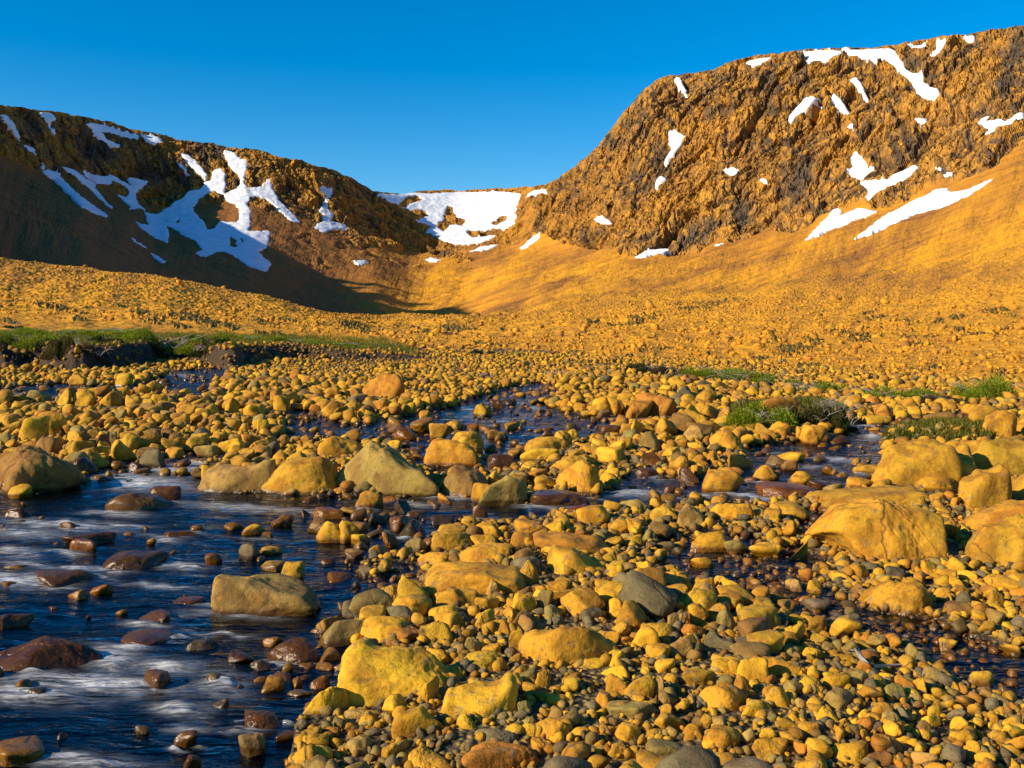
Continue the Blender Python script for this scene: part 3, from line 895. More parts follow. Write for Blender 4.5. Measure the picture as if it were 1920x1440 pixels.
gu = np.concatenate([np.arange(-2400, -420, 45.0), np.arange(-420, 2341, 4.0), np.arange(2355, 4400, 45.0)])
gvr = np.concatenate([np.arange(1990, 1500, -8.0), np.arange(1500, 722, -1.6), np.arange(722, 664, -0.4), np.arange(664, 640, -1.6)])
gY = F * EYE / (gvr - HY + 0.005 * F)
GYY = np.broadcast_to(gY[:, None], (len(gY), len(gu))); GXX = (gu[None, :] - CX) / F * GYY
gz, soil, earth = ground_z(GXX, GYY, True)
gz = gz - 0.5 * smooth(44, 62, GYY)
o = mesh_obj('riverbed', np.stack([GXX, GYY, gz], -1).reshape(-1, 3), grid_faces(len(gY), len(gu)), GROUND_M, True,
             attrs={'soil': np.clip(soil, 0, 1).ravel(), 'earth': earth.ravel()})
tag(o, 'stony riverbed of gravel and sand', None, None, 'structure')

# water surface with standing waves where it runs over stones
FOAM = [(255, 905, 120, 20, 1), (330, 880, 90, 13, .9), (385, 868, 60, 8, .8), (120, 985, 110, 10, .9), (40, 1000, 90, 14, .7), (240, 985, 50, 6, .8), (460, 955, 130, 9, .6), (590, 960, 90, 6, .5), (40, 1090, 85, 18, 1.1),
        (140, 1068, 50, 8, .9), (345, 1062, 50, 9, .9), (300, 1100, 90, 6, .5), (400, 1135, 45, 5, .8), (420, 1133, 30, 4, .7), (170, 1282, 190, 24, 1.0), (60, 1305, 120, 22, .9), (205, 1235, 60, 30, .9), (300, 1250, 80, 20, .7),
        (415, 1285, 50, 30, .85), (340, 1335, 60, 20, .7), (130, 1425, 150, 16, .8), (420, 1190, 70, 5, .6), (540, 1242, 60, 4, .5), (370, 1372, 60, 8, .5), (20, 1035, 70, 12, .7), (50, 1060, 60, 10, .7), (840, 935, 90, 6, .6),
        (900, 975, 60, 6, .5), (760, 945, 80, 5, .5), (1110, 955, 90, 7, .8), (1190, 925, 60, 10, .9), (1250, 932, 60, 5, .7), (1236, 896, 45, 9, .7), (1390, 930, 60, 6, 1), (1540, 932, 50, 6, .9), (1560, 862, 80, 8, .9), (1530, 878, 50, 5, .5),
        (1640, 815, 26, 12, 1.1), (1625, 800, 46, 7, .8), (1800, 790, 40, 5, .9), (960, 888, 60, 4, .7), (985, 880, 40, 4, .5), (1005, 765, 20, 4, .6), (920, 790, 50, 4, .3), (850, 845, 16, 6, .8), (340, 705, 40, 4, .5), (60, 740, 80, 4, .4), (1460, 850, 60, 4, .3),
        (700, 1000, 60, 5, .3), (1020, 955, 60, 6, .6), (300, 1005, 60, 5, .4), (480, 1012, 60, 5, .3), (1700, 800, 50, 5, .6)]
for q_ in '107 188 1036;183 298 1068;68 191 1098;250 354 1168;185 322 960;267 334 1291;-25 194 1258;403 591 1150;302 368 1009;507 601 1240;442 536 1370;328 371 1400;670 731 953;743 811 1005;213 334 1208;885 914 972;805 848 943;993 1103 946;1058 1118 973;1293 1384 924;1412 1458 902;1477 1533 910;1410 1541 934;1582 1636 917;1602 1649 890;900 968 882'.split(';'):
    a_, b_, c_ = map(float, q_.split())
    FOAM += [((a_ + b_) / 2 - 0.30 * (b_ - a_), c_ + 3, 0.45 * (b_ - a_), 3 + 0.035 * (b_ - a_), .75), (b_ + 4, c_ - 0.10 * (b_ - a_), 0.20 * (b_ - a_) + 6, 4, .6)]
wu = np.concatenate([np.arange(-1500, -420, 20.0), np.arange(-420, 2341, 3.0)]); wv = np.arange(1618, 674, -1.5)
wY = F * EYE / (wv - HY + 0.005 * F)
WYY = np.broadcast_to(wY[:, None], (len(wY), len(wu))); WXX = (wu[None, :] - CX) / F * WYY
UU = np.broadcast_to(wu[None, :], WYY.shape); VV = np.broadcast_to(wv[:, None], WYY.shape)
wm = sample(RW, UU, VV); wt = sample(RT, UU, VV)
foam = np.zeros(UU.shape)
fw = 14 * perlin(UU / 60.0, VV / 16.0, 3.0); fw2 = 5 * perlin(UU / 40.0, VV / 18.0, 8.0)
for (fx, fy, rx, ry, st) in FOAM:
    rx, ry = rx * 0.85, ry * 0.72
    e = ((UU + fw - fx) / rx) ** 2 + ((VV + fw2 - fy - 0.06 * (UU - fx)) / ry) ** 2
    foam = np.maximum(foam, st * np.exp(-e * 1.25))
base = 0.016 * smooth(0.1, 0.7, foam)
wz = 0.005 * WYY + 0.004 + 0.016 * fbm(WXX * 1.1 + 0.3 * WYY, WYY * 3.2, 0.2, 4, 0.6) + base * (0.6 + 0.9 * fbm(WXX * 2.2, WYY * 4.5, 6.0, 3)) + 0.003 * (1 - smooth(0.3, 0.8, wm))
keep = (np.maximum(wm, wt) > 0.03)
kf = keep[:-1, :-1] | keep[1:, 1:]
v, f, fo = compact(np.stack([WXX, WYY, wz], -1).reshape(-1, 3), grid_faces(len(wY), len(wu), kf), (foam + 0.0).ravel())
tag(mesh_obj('stream', v, f, WATER_M, True, attrs={'foam': fo}), 'shallow dark blue stream breaking white over stones', None, None, 'structure')

# ------------------------------------------------------------------ stones
def ico(n):
    import bmesh
    bm = bmesh.new(); bmesh.ops.create_icosphere(bm, subdivisions=n, radius=1.0)
    v = np.array([q.co for q in bm.verts]); f = np.array([[q.index for q in p.verts] for p in bm.faces])
    bm.free()
    return v / np.linalg.norm(v, axis=1)[:, None], f


ICO = {n: ico(n) for n in range(1, 7)}


def stone_shape(seed, lod, style='r'):
    """Unit stone (fits roughly in -1..1) as an intersection of random planes, worn round."""
    g = np.random.default_rng(seed)
    v, f = ICO[lod]
    K, p, lo = {'r': (13, 8.0, 0.76), 'b': (10, 10.0, 0.72), 's': (11, 9.0, 0.80), 'd': (12, 6.0, 0.80), 'p': (8, 15.0, 0.70), 'a': (10, 16.0, 0.70)}[style]
    n = g.normal(size=(K, 3)); n /= np.linalg.norm(n, axis=1)[:, None]
    n = np.vstack([n, np.eye(3), -np.eye(3)]) if style in 'bs' else np.vstack([n, [[0, 0, -1], [0, 0, 1]]])
    h = g.uniform(lo, 1.0, len(n))
    d = np.maximum(v @ n.T, 1e-4) / h
    r = (d ** p).sum(1) ** (-1.0 / p)
    o = g.uniform(-50, 50, 3)
    r = r * (1 + 0.10 * perlin(*(v * 1.3 + o).T) + 0.045 * perlin(*(v * 3.1 + o).T))
    if lod >= 4:
        q = v * 6.5 + o
        r = r * (1 + 0.022 * fbm(*q.T, 3, 0.6) + 0.02 * (0.5 - np.abs(perlin(*(v * 4.0 + o + 9).T))))
    w = v * r[:, None]
    return w / np.abs(w).max(0), f


PAL = {'y': (0.58, 0.315, 0.014), 'o': (0.50, 0.255, 0.014), 'r': (0.43, 0.185, 0.015), 'b': (0.26, 0.135, 0.025), 'g': (0.17, 0.13, 0.06), 'n': (0.27, 0.19, 0.042), 't': (0.36, 0.225, 0.05)}
CNAME = {'y': 'bright yellow', 'o': 'ochre', 'r': 'orange', 'b': 'brown', 'g': 'grey', 'n': 'greenish', 't': 'tan'}
SNAME = {'r': 'rounded', 'b': 'blocky', 's': 'flat', 'd': 'domed', 'p': 'peaked', 'a': 'angular'}
# x0 x1 y0 y1 style colour wet | profile of the top edge (fraction across, fraction of height) | label | short name to refer to it by
BOULDERS = '''
-42 153 833 926 d b 0|0,.7 .35,1 .55,.92 .8,.6 1,.25|big rounded brown boulder beside the white rapids at the frame edge|the big round boulder by the rapids
377 512 858 922 s t 0|0,.45 .3,.8 1,1|low grey-tan end of the long flat slab in the stream|the long flat slab
490 645 853 924 s o 0|0,.7 .3,.85 .7,1 1,.85|streaked orange slab leaning on the tall split dome in the stream|the streaked orange slab
612 812 825 932 d t 0|0,.1 .25,.62 .42,1 .55,.97 .75,.6 1,.3|tall dome boulder with one lit grey face and a dark wet side in the stream|the tall dome boulder
587 680 818 860 d o 0|0,.7 .4,1 1,.5|orange boulder tucked behind the streaked slab and the tall dome|the tucked orange boulder
788 896 823 874 b o 0|0,.95 .7,1 1,.85|square block with a flat sunlit orange front and a black shaded side|the square orange block
820 938 873 934 d b 0|0,.5 .3,1 .6,.9 1,.5|brown two-tone boulder with water sliding past both its ends|the two-tone brown boulder
897 1004 888 948 p t 0|0,.25 .5,1 .75,.85 1,.4|cracked tan boulder rising to a blunt point in front of the falls|the blunt cracked boulder
1017 1128 852 896 d o 0|0,.6 .5,1 1,.9|smooth ochre boulder half hidden behind the sharp pyramid boulder|the half hidden ochre boulder
1033 1168 863 933 p o 0|0,.15 .45,1 .7,.7 1,.3|sharp pyramid boulder with a ridge line and a dark stream-side face|the pyramid boulder
683 756 698 746 d r 0|0,.7 .4,1 .75,.85 1,.4|lone big orange boulder standing out of the far gravel bar|the lone orange boulder
403 591 1067 1153 b t 0|0,.75 .12,.95 .4,1 .7,.7 1,.25|wedge boulder with a crease, its foot wet in the dark pool|the creased wedge boulder
-25 194 1190 1259 d b 1|0,.5 .5,1 .8,.9 1,.35|big wet red-brown boulder with the stream pouring round it|the wet red-brown boulder
552 646 1288 1358 r y 0|0,.35 .5,.85 .8,1 1,.7|leaning yellow boulder with two dark cracks at the water edge|the leaning cracked boulder
645 869 1203 1314 b y 0|0,.55 .2,1 .55,.92 .9,.85 1,.5|largest yellow boulder on the near gravel, overhanging the water|the largest yellow boulder
832 961 1267 1354 b y 0|0,.8 .1,.95 .9,1 1,.9|square-faced yellow block on the near gravel|the square yellow block
987 1171 1163 1257 d o 0|0,.5 .35,.95 .55,1 .85,.8 1,.4|big humped boulder with a dark shaded end on the near cobbles|the humped boulder
803 981 1060 1118 s o 0|0,.75 .3,1 .6,.95 1,.35|broad flat-topped ochre boulder with a stepped crack|the stepped flat boulder
807 898 1100 1144 d o 0|0,.8 .5,1 1,.5|ochre boulder pressed against the front of the stepped flat boulder|
1030 1141 1025 1084 b y 0|0,.35 .15,.9 .4,1 .8,.6 1,.3|slanting yellow slab-sided block among the upper cobbles|the slanting yellow block
742 838 1320 1387 d y 0|0,.6 .5,1 1,.5|humped yellow boulder in front of the square yellow block|the humped yellow boulder
712 871 1399 1462 d o 0||ochre boulder cut by the lower edge of the view|
867 1018 1390 1462 d r 0||orange-brown boulder at the lower edge of the view|
1550 1818 932 1058 p o 0|0,.2 .18,.72 .38,1 .6,.85 .8,.6 1,.15|huge pyramid-shaped ochre boulder with a long crack down its face|the huge cracked boulder
1818 2010 962 1076 d o 0|0,.2 .2,.75 .5,1 1,.95|huge smooth ochre boulder running out of the frame|the huge smooth boulder
1530 1724 912 958 s o 0|0,.3 .3,.8 .7,1 1,.7|broad flat boulder behind the huge cracked boulder|the broad flat boulder
1806 1990 935 1006 d o 0|0,.2 .5,.8 1,1|sloping boulder behind the huge smooth one|
1646 1772 835 907 b o 0|0,.35 .25,.85 .7,1 1,.65|slab-sided ochre boulder leaning over the stream bank|the leaning bank boulder
1716 1818 846 914 b o 0|0,.3 .4,.9 1,1|split boulder wedged beside the leaning bank boulder|the split bank boulder
1803 1938 832 896 d o 0|0,.4 .4,1 1,.95|long whaleback boulder at the top of the bank pile|the whaleback boulder
1797 1878 882 959 b o 0|0,.8 .6,1 1,.8|upright ochre block in the bank pile|the upright bank block
1868 1975 886 942 b o 0|0,.6 .5,1 1,.9|ochre block at the frame edge beside the upright bank block|
1612 1776 1087 1163 d o 0|0,.3 .2,.75 .4,1 .65,.9 .85,.6 1,.2|large fissured ochre boulder sitting at the edge of the shallow trickle|the fissured boulder
1772 1820 1128 1160 r b 0||dark brown boulder tight against the end of the fissured boulder|
1826 1882 762 797 b o 0|0,.4 .4,1 1,.6|ochre block above the grassy patch|the block above the grass
1852 1915 776 822 p o 0|0,.3 .4,1 1,.5|pointed ochre boulder beside the grassy patch|the pointed boulder by the grass
1426 1532 742 778 d r 0|0,.4 .3,.9 .6,1 1,.35|smooth orange whaleback behind the green shrub|the orange whaleback
1293 1384 877 925 r o 0|0,.6 .4,1 .8,.9 1,.5|round ochre boulder at the lip of a small fall|the round boulder at the fall
1412 1458 872 903 r y 0||bright yellow round boulder standing in the stream|the bright round stream boulder
1477 1533 882 911 r y 0||yellow boulder with wet foot in midstream|
1410 1541 907 936 s r 1||broad wet red-brown rock awash in the stream|the awash red rock
1335 1411 942 979 b y 0|0,.8 .5,1 1,.75|oblong yellow block with a sharp end face by the stream|the oblong yellow block
1262 1333 945 995 p t 0|0,.5 .4,1 .8,.7 1,.3|tapering tan boulder on the cobble bank|the tapering tan boulder
1437 1521 942 977 s o 0||flat ochre boulder next to the oblong yellow block|
1463 1566 1010 1057 p y 0|0,.2 .6,1 .85,.9 1,.4|tent-shaped yellow boulder next to the huge cracked boulder|the tent-shaped boulder
1000 1131 998 1040 s r 0|0,.7 .4,1 .8,.9 1,.5|long pitted orange boulder among the upper cobbles|the pitted orange boulder
185 322 923 960 s t 1|0,.4 .35,1 .7,.8 1,.2|low two-tone boulder awash below the rapids|the low boulder below the rapids
107 188 1005 1037 r r 1|0,.4 .6,1 1,.7|wet orange boulder lying aslant in the current|the wet orange boulder
183 298 1034 1068 s b 1|0,.7 .5,1 1,.7|dark flat-topped slab awash in the current|the dark flat slab
743 811 970 1006 a g 1|0,.2 .45,1 1,.3|dark angular wedge of rock in the stream|the dark wedge
442 536 1331 1371 d b 1||glistening black-brown boulder at the water edge|the glistening dark boulder
447 506 1373 1418 a n 0||rough grey-green boulder at the stream edge|the rough grey-green boulder
372 441 880 914 a n 0|0,.6 .5,1 1,.4|greenish angular boulder in front of the long flat slab|the greenish angular boulder
1307 1374 1180 1225 a g 0|0,.3 .4,1 1,.3|dark grey angular boulder on the cobble bar|the dark grey boulder
1363 1424 1263 1317 p r 0|0,.3 .4,1 1,.4|orange jagged stone standing up among rounded cobbles|the jagged orange stone
1430 1511 1232 1275 s o 0|0,.8 .3,1 1,.4|long tilted ochre slab with a shadow under its edge|the tilted ochre slab
1625 1693 1373 1422 d r 0||orange-brown humped stone near the lower edge of the view|the humped orange stone
1137 1221 1312 1355 r n 0||large mottled grey-green cobble on the near gravel|the mottled cobble
'''
SMALL = '''
35 92 788 828 r y 0;67 120 777 818 r y 0;107 147 733 763 r y 0;143 180 735 763 r y 0;187 232 738 764 r o 0;220 250 703 724 r y 0;133 160 705 723 r o 0;417 448 750 776 r y 0;473 501 787 814 p y 0;458 497 760 781 r y 0;512 541 745 771 r y 0
67 118 825 858 r b 0;127 178 855 891 b b 1;263 307 845 879 a g 0;310 341 842 863 r o 0;370 417 837 859 r t 0;280 338 907 939 d b 1;0 66 947 974 d b 1;-5 40 898 926 r b 1;15 56 912 934 r y 0;123 211 997 1023 d b 1;302 368 994 1009 s b 1;417 454 978 996 r o 1;458 496 985 1003 r y 0
593 640 985 1020 r y 0;628 668 982 1019 r y 0;450 488 1021 1051 r g 0;488 529 1025 1043 r o 0;383 414 1038 1059 r r 1;587 646 952 974 r o 1;550 583 953 969 r b 1;530 571 1058 1093 r o 0;478 532 1056 1071 s y 0;250 354 1143 1169 d b 1;-30 50 1147 1185 d b 1;507 601 1197 1241 d b 1;405 476 1219 1244 d b 1;213 334 1188 1209 d b 1;267 334 1257 1293 r b 1
68 191 1067 1098 d b 1;328 371 1369 1401 a b 1;515 568 1371 1394 s b 1;343 381 1414 1447 a b 1;327 391 1119 1133 d b 1
900 968 850 883 r b 1;875 916 912 944 r o 0;998 1044 893 919 r o 0;993 1104 915 947 d b 1;985 1068 823 853 r o 0;982 1044 843 869 r y 0;670 731 925 954 r o 0;805 848 927 944 r o 0;885 914 945 973 p b 1;818 871 988 1014 r o 0;880 943 982 1014 r y 0;813 888 1003 1040 r y 0;887 936 1007 1034 r y 0;950 1028 977 1008 r o 0;960 1004 1003 1032 r o 0
1083 1138 952 989 r y 0;1058 1118 945 974 d r 1;1158 1214 940 964 r n 0;1125 1178 843 873 r y 0;1170 1251 847 879 s r 1;1252 1314 873 906 r b 1;1187 1241 875 894 d b 1;1198 1234 815 848 r n 0;1122 1164 795 818 r b 1;798 841 798 826 r o 0;885 924 762 781 r y 0;918 949 748 766 r b 1;783 813 773 794 a o 0;850 914 815 854 r y 0;1160 1221 757 786 d r 0;1203 1271 745 783 d r 0;1057 1091 807 828 r y 0;1030 1074 812 839 r o 0
1218 1271 953 981 r y 0;1170 1213 1008 1031 r y 0;762 801 1012 1036 a n 0;657 703 1003 1024 r y 0;647 681 1032 1046 r t 0;870 956 1027 1067 b o 0;790 871 1037 1068 b o 0;957 1028 1053 1102 b o 0;1140 1174 1055 1088 p y 0;908 944 1095 1126 a t 0;895 938 1123 1153 b y 0;797 873 1138 1174 r y 0;825 876 1152 1186 r y 0
683 774 1162 1208 b y 0;720 788 1183 1213 a r 0;787 844 1173 1214 r y 0;660 704 1200 1241 r t 0;853 938 1228 1268 d y 0;863 904 1197 1233 r n 0;780 841 1277 1325 d y 0;843 901 1342 1376 d y 0;888 968 1372 1408 d g 0;973 1024 1355 1394 r y 0;1005 1068 1355 1394 r o 0;1008 1058 1138 1171 r n 0;890 931 1148 1184 r y 0;910 954 1167 1196 r o 0;955 989 1188 1229 p y 0;903 944 1208 1238 r y 0;1087 1128 1143 1174 a g 0
1180 1238 1180 1223 r y 0;1207 1271 1172 1204 r o 0;1127 1196 1223 1258 r y 0;1073 1129 1238 1261 r y 0;1127 1188 1250 1283 r y 0;1118 1176 1270 1314 r o 0;1108 1158 1300 1340 r o 0;1173 1223 1278 1324 r y 0;1217 1264 1275 1318 r t 0;1208 1254 1215 1248 r y 0;1223 1264 1240 1271 r y 0;1255 1301 1203 1241 r t 0;1217 1278 1338 1379 r y 0;1157 1208 1360 1396 r y 0;1110 1156 1360 1388 a y 0;1063 1101 1367 1391 r y 0;978 1038 1388 1416 a o 0;1137 1183 1397 1427 b y 0
650 698 1385 1425 r t 0;707 761 1397 1437 r y 0;640 726 1369 1389 s o 0;640 706 1332 1361 r t 0;673 711 1342 1371 r y 0;713 743 1342 1368 r t 0;1003 1049 1262 1297 a y 0;978 1011 1283 1311 r y 0;1018 1071 1305 1330 r y 0
1687 1721 883 909 a o 0;1713 1801 900 926 d o 0;1490 1541 802 834 r o 0;1552 1594 813 834 b b 1;1328 1394 813 848 r o 0;1458 1511 847 868 d y 0;1582 1636 897 918 r o 0;1602 1649 873 891 r o 0;1327 1409 853 883 s o 0;1467 1494 867 884 a b 0;1423 1461 958 984 r y 0;1290 1364 1005 1040 d o 0;1360 1399 1017 1041 r n 0;1408 1463 1020 1044 r y 0;1737 1774 927 951 r o 0;1772 1804 935 958 r o 0;1715 1746 938 956 r t 0;1735 1784 775 794 r b 0;1797 1838 760 778 r o 0;1615 1668 780 798 s y 0;1772 1844 827 851 d o 0;1627 1653 745 758 r r 0
1300 1341 1047 1069 r y 0;1533 1593 1073 1099 r y 0;1585 1629 1057 1088 r y 0;1507 1544 1092 1118 a y 0;1477 1506 1090 1114 r t 0;1500 1529 1070 1093 r r 0;1503 1554 1128 1151 r g 0;1340 1378 1148 1189 b n 0;1333 1396 1237 1273 b y 0;1378 1433 1240 1287 r y 0;1432 1488 1292 1337 r o 0;1493 1541 1273 1309 r y 0;1540 1588 1267 1301 r y 0;1508 1579 1323 1367 d y 0;1537 1594 1295 1339 r t 0;1318 1396 1293 1342 b o 0;1328 1384 1363 1409 r o 0;1280 1333 1355 1395 r y 0;1413 1478 1390 1430 a o 0;1563 1629 1393 1435 d y 0
1708 1761 1355 1392 r b 0;1628 1676 1412 1442 r b 0;1500 1534 1357 1387 b r 0;1280 1336 1257 1294 r o 0;1818 1861 1262 1290 b y 0;1647 1684 1235 1262 r y 0;1493 1534 1217 1245 r y 0;1537 1574 1207 1232 r t 0;1755 1788 1200 1222 r y 0;1558 1603 1230 1252 r y 0;1883 1922 1210 1234 r o 0;1390 1448 1317 1352 r y 0;1650 1694 1288 1319 r n 0;1717 1764 1305 1332 s o 0;1880 1927 1403 1433 r y 0
'''
ents = []
for ln in BOULDERS.strip().split('\n'):
    a, pr, lab, short = (ln.split('|') + ['', '', ''])[:4]
    ents.append([a.split(), pts(pr.replace(' ', ' ')) if pr else None, lab, short])
for ln in SMALL.strip().split('\n'):
    for q in ln.split(';'):
        ents.append([q.split(), None, None, None])
placed_x, placed_y, placed_r, boxes = [], [], [], []
LANDMARK, UNNAMED = [], []
for bi, (q, prof, lab, short) in enumerate(ents):
    x0, x1, y0, y1 = map(float, q[:4]); st, cl_, wet = q[4], q[5], int(q[6])
    wpx, hpx, cx = x1 - x0, y1 - y0, (x0 + x1) / 2
    Yf = EYE / ((y1 - HY) / F + 0.005)
    for _ in range(3):
        zg = float(ground_z(np.array([(cx - CX) / F * Yf]), np.array([Yf]))[0])
        wz_ = 0.005 * Yf
        zb = max(zg - 0.02, wz_)
        Yf = F * (EYE - zb) / (y1 - HY)
    a_ = wpx / F * Yf / 2
    ratio = {'r': .85, 'b': .75, 's': .7, 'd': .8, 'p': .75, 'a': .8}[st]
    b_ = a_ * ratio
    Yc = Yf + 0.75 * b_
    a_ *= (1.17 if prof else 1.08) * Yc / Yf
    ph = (y1 - HY) / F
    hm = hpx / F * Yc
    H = max(0.42 * hm, hm - 0.85 * b_ * ph)
    lod = 6 if wpx > 150 else (5 if wpx > 60 else 4)
    if not lab and not wet:
        a_ *= 1.14; b_ *= 1.14; H *= 1.22
    if cx > 1640 and y1 < 1010 and lab:
        a_ *= 1.12; b_ *= 1.12; H *= 1.2
    sv, sf = stone_shape(1000 + bi * 7, lod, 'd' if wet and wpx < 150 else ('r' if not lab and st in 'bs' else st))
    ang = random.uniform(-0.5, 0.5) if not prof else 0
    R2 = np.array([[math.cos(ang), -math.sin(ang), 0], [math.sin(ang), math.cos(ang), 0], [0, 0, 1]])
    sv = sv @ R2.T
    sv = sv / np.abs(sv).max(0)
    low = sv[:, 2] < 0
    sv = sv.copy()
    if prof:
        g = np.interp(sv[:, 0] * 0.5 + 0.5, *zip(*prof))
        round_ = np.maximum(np.sqrt(np.clip(1 - np.abs(sv[:, 0]) ** 3, 0, 1)), 0.80)
        sv[:, 2] = np.where(low, sv[:, 2], sv[:, 2] * (0.10 + 0.90 * g) / round_)
        sv[:, 2] /= sv[:, 2].max()
    # widest a little above the ground, buried foot
    sink = (-0.14 if prof else 0.28) if st in 'rsab' else (-0.14 if prof else 0.12)
    up, dn = H * (1 - sink), H * 0.75 + 0.05
    sv = sv * np.array([a_, b_, 1.0])
    sv[:, 2] = np.where(sv[:, 2] > 0, sv[:, 2] * up, sv[:, 2] * dn)
    zc = zb + H * sink
    col = np.array(PAL[cl_]) * np.random.default_rng(bi).uniform(0.88, 1.1) * np.random.default_rng(bi + 5).uniform(0.94, 1.06, 3)
    o = mesh_obj('boulder', sv, sf, ROCK_O, True)
    o.location = ((cx - CX) / F * Yc, Yc, zc)
    o.color = (*col, 1 - wet)
    placed_x.append(o.location.x); placed_y.append(Yc); placed_r.append((a_ * 0.92, b_ * 0.92))
    boxes.append((cx, wpx, y0, y1, Yf))
    rec = dict(o=o, cx=cx, cy=(y0 + y1) / 2, w=wpx, col=cl_, st=st, wet=wet, short=short)
    if lab:
        tag(o, lab, 'boulder', 'boulders along the stream')
        (LANDMARK.append(rec) if short else None)
    else:
        UNNAMED.append(rec)

# loose cobbles: thrown by size, largest first, none inside another
NV = 20
cand = []


def size_px(v):
    return np.interp(v, [660, 690, 720, 760, 850, 1000, 1200, 1440, 1600], [5, 7.5, 12, 18, 23, 30, 40, 52, 58])


rs = np.random.default_rng(77)
NC = 195000
cu = rs.uniform(-650, 2570, NC)
cyy = np.sqrt(rs.uniform(0, 1, NC))
cY = 2.75 * (46 / 2.75) ** rs.uniform(0, 1, NC)
keepd = rs.uniform(0, 1, NC) < np.interp(np.log(cY), [np.log(2.75), np.log(12), np.log(46)], [0.35, 0.8, 1.0])
cu, cY = cu[keepd], cY[keepd]
cX = (cu - CX) / F * cY
cv = plane_y(cY)
mul = np.exp(rs.normal(-0.16, 0.46, len(cu)))
mul = np.clip(mul, 0.30, 1.8)
cw = size_px(cv) * mul * cY / F
inw = sample(RW, cu, cv); intr = sample(RT, cu, cv); inb = sample(RB, cu, cv); ini = sample(RISLE, cu, cv)
chance = np.where(inw > 0.5, 0.22, 1.0) * np.where(intr > 0.5, 0.75, 1.0)
# pools with open water
for (ox, oy, rx, ry, c_) in [(200, 1100, 460, 190, .06), (200, 1400, 400, 140, .06), (350, 940, 330, 45, .16), (1500, 870, 260, 62, .30), (1030, 960, 190, 26, .3), (720, 955, 200, 20, .4), (700, 1000, 140, 50, 1.0), (610, 1080, 60, 60, 2.0), (630, 1180, 45, 60, 2.2), (200, 722, 320, 40, .45), (930, 790, 160, 70, .4), (640, 810, 120, 25, .6), (1100, 800, 90, 25, .5), (1290, 930, 140, 25, .7)]:
    e = ((cu - ox) / rx) ** 2 + ((cv - oy) / ry) ** 2
    chance = np.where((e < 1) & (inw > 0.4), chance * c_, chance)
cw = np.where(inw > 0.5, cw * np.where((cu < 560) & (cv > 920), 0.95, 0.9), cw); cw = np.where(intr > 0.5, cw * 0.78, cw)
zone = np.where((cu > 1150) & (cv > 1050) & (cu < 1420) & (cv < 1180), 0.72, 1.0) * np.where((cu > 1420) & (cv > 1060), 0.72, 1.0) * np.where((cu > 1000) & (cu < 1560) & (cv > 960) & (cv < 1100), 0.8, 1.0)
zone = zone * np.where((cu > 640) & (cu < 800) & (cv > 1040) & (cv < 1160), 0.5, 1.0) * np.where((cu > 1150) & (cu < 1330) & (cv > 720) & (cv < 830), 1.35, 1.0)
cw = cw * zone
patch = 1.0 + 0.55 * fbm(cX / 2.6, cY / 2.6, 4.4, 2)
front = (cv > 1100) & (cu > 640) & (cu < 1650)
patch = np.where(front, np.maximum(patch, 0.85), patch)
cw = np.where(front, np.maximum(cw, 0.50 * size_px(cv) * cY / F * (rs.uniform(0, 1, len(cu)) < 0.75)), cw)
cw = cw * np.clip(patch, 0.55, 1.5) * np.where((cv > 1130) & (cu > 640) & (cu < 1600), 1.42, 1.0)
shr = (cu > 1190) & (cu < 1790) & (cv > 692 + 0.10 * (cu - 1190)) & (cv < 706 + 0.10 * (cu - 1190)) & (rs.uniform(0, 1, len(cu)) < 0.85)
cw = np.where(shr, -1.0, cw)
hillb = np.interp(cu, kx, tab[:, 0, 0])
ok = (cw > 0) & (rs.uniform(0, 1, len(cu)) < chance) & ((inb < 0.2) | ((inb < 0.93) & (cu > 405) & (cu < 800)) | ((inb < 0.88) & (cu <= 405) & (rs.uniform(0, 1, len(cu)) < 0.75))) & (ini < 0.45) & (cY < hillb + 5)
cu, cX, cY, cv, cw, inw, intr = (q[ok] for q in (cu, cX, cY, cv, cw, inw, intr))
BX = np.array(boxes)
ctop = HY - F * (ground_z(cX, cY) + 0.62 * cw - EYE) / cY          # row of each cobble's top
hide = np.zeros(len(cu), bool)
for (bx, bw, b0, b1, bY) in boxes:
    cp = cw / cY * F
    hide |= (cY < bY) & (np.abs(cu - bx) < (bw * 0.8 + cp) / 2) & (ctop < b1 - 0.10 * (b1 - b0) - 1)
wtop = (sample(RW, cu, ctop) > 0.6) & (inw < 0.4) & (cY < 38)
hide |= wtop & (rs.uniform(0, 1, len(cu)) < 0.96)
cu, cX, cY, cv, cw, inw, intr = (q[~hide] for q in (cu, cX, cY, cv, cw, inw, intr))
order = np.argsort(-cw * (0.75 + 0.5 * rs.uniform(0, 1, len(cw))))
CELL = 0.35
hashd = {}
PX, PYv, PR = np.array(placed_x), np.array(placed_y), np.array(placed_r)
sel = []
for i in order:
    X, Y, r = cX[i], cY[i], cw[i] * 0.40
    e = ((X - PX) / (PR[:, 0] + r * 0.7)) ** 2 + ((Y - PYv) / (PR[:, 1] + r * 0.7)) ** 2
    if e.min() < 1:
        continue
    gi, gj = int(math.floor(X / CELL)), int(math.floor(Y / CELL))
    bad = False
    for a in (-1, 0, 1):
        for b in (-1, 0, 1):
            for (x2, y2, r2) in hashd.get((gi + a, gj + b), ()):
                if (X - x2) ** 2 + (Y - y2) ** 2 < (0.86 * (r + r2)) ** 2:
                    bad = True; break
            if bad: break
        if bad: break
    if bad:
        continue
    hashd.setdefault((gi, gj), []).append((X, Y, r))
    sel.append(i)
sel = np.array(sel)
cu, cX, cY, cv, cw, inw, intr = (q[sel] for q in (cu, cX, cY, cv, cw, inw, intr))
print('cobbles', len(cu))
nS = len(cu)
cz = ground_z(cX, cY)
hgt = cw * rs.uniform(0.45, 0.80, nS)
dep = cw * rs.uniform(0.62, 0.95, nS)
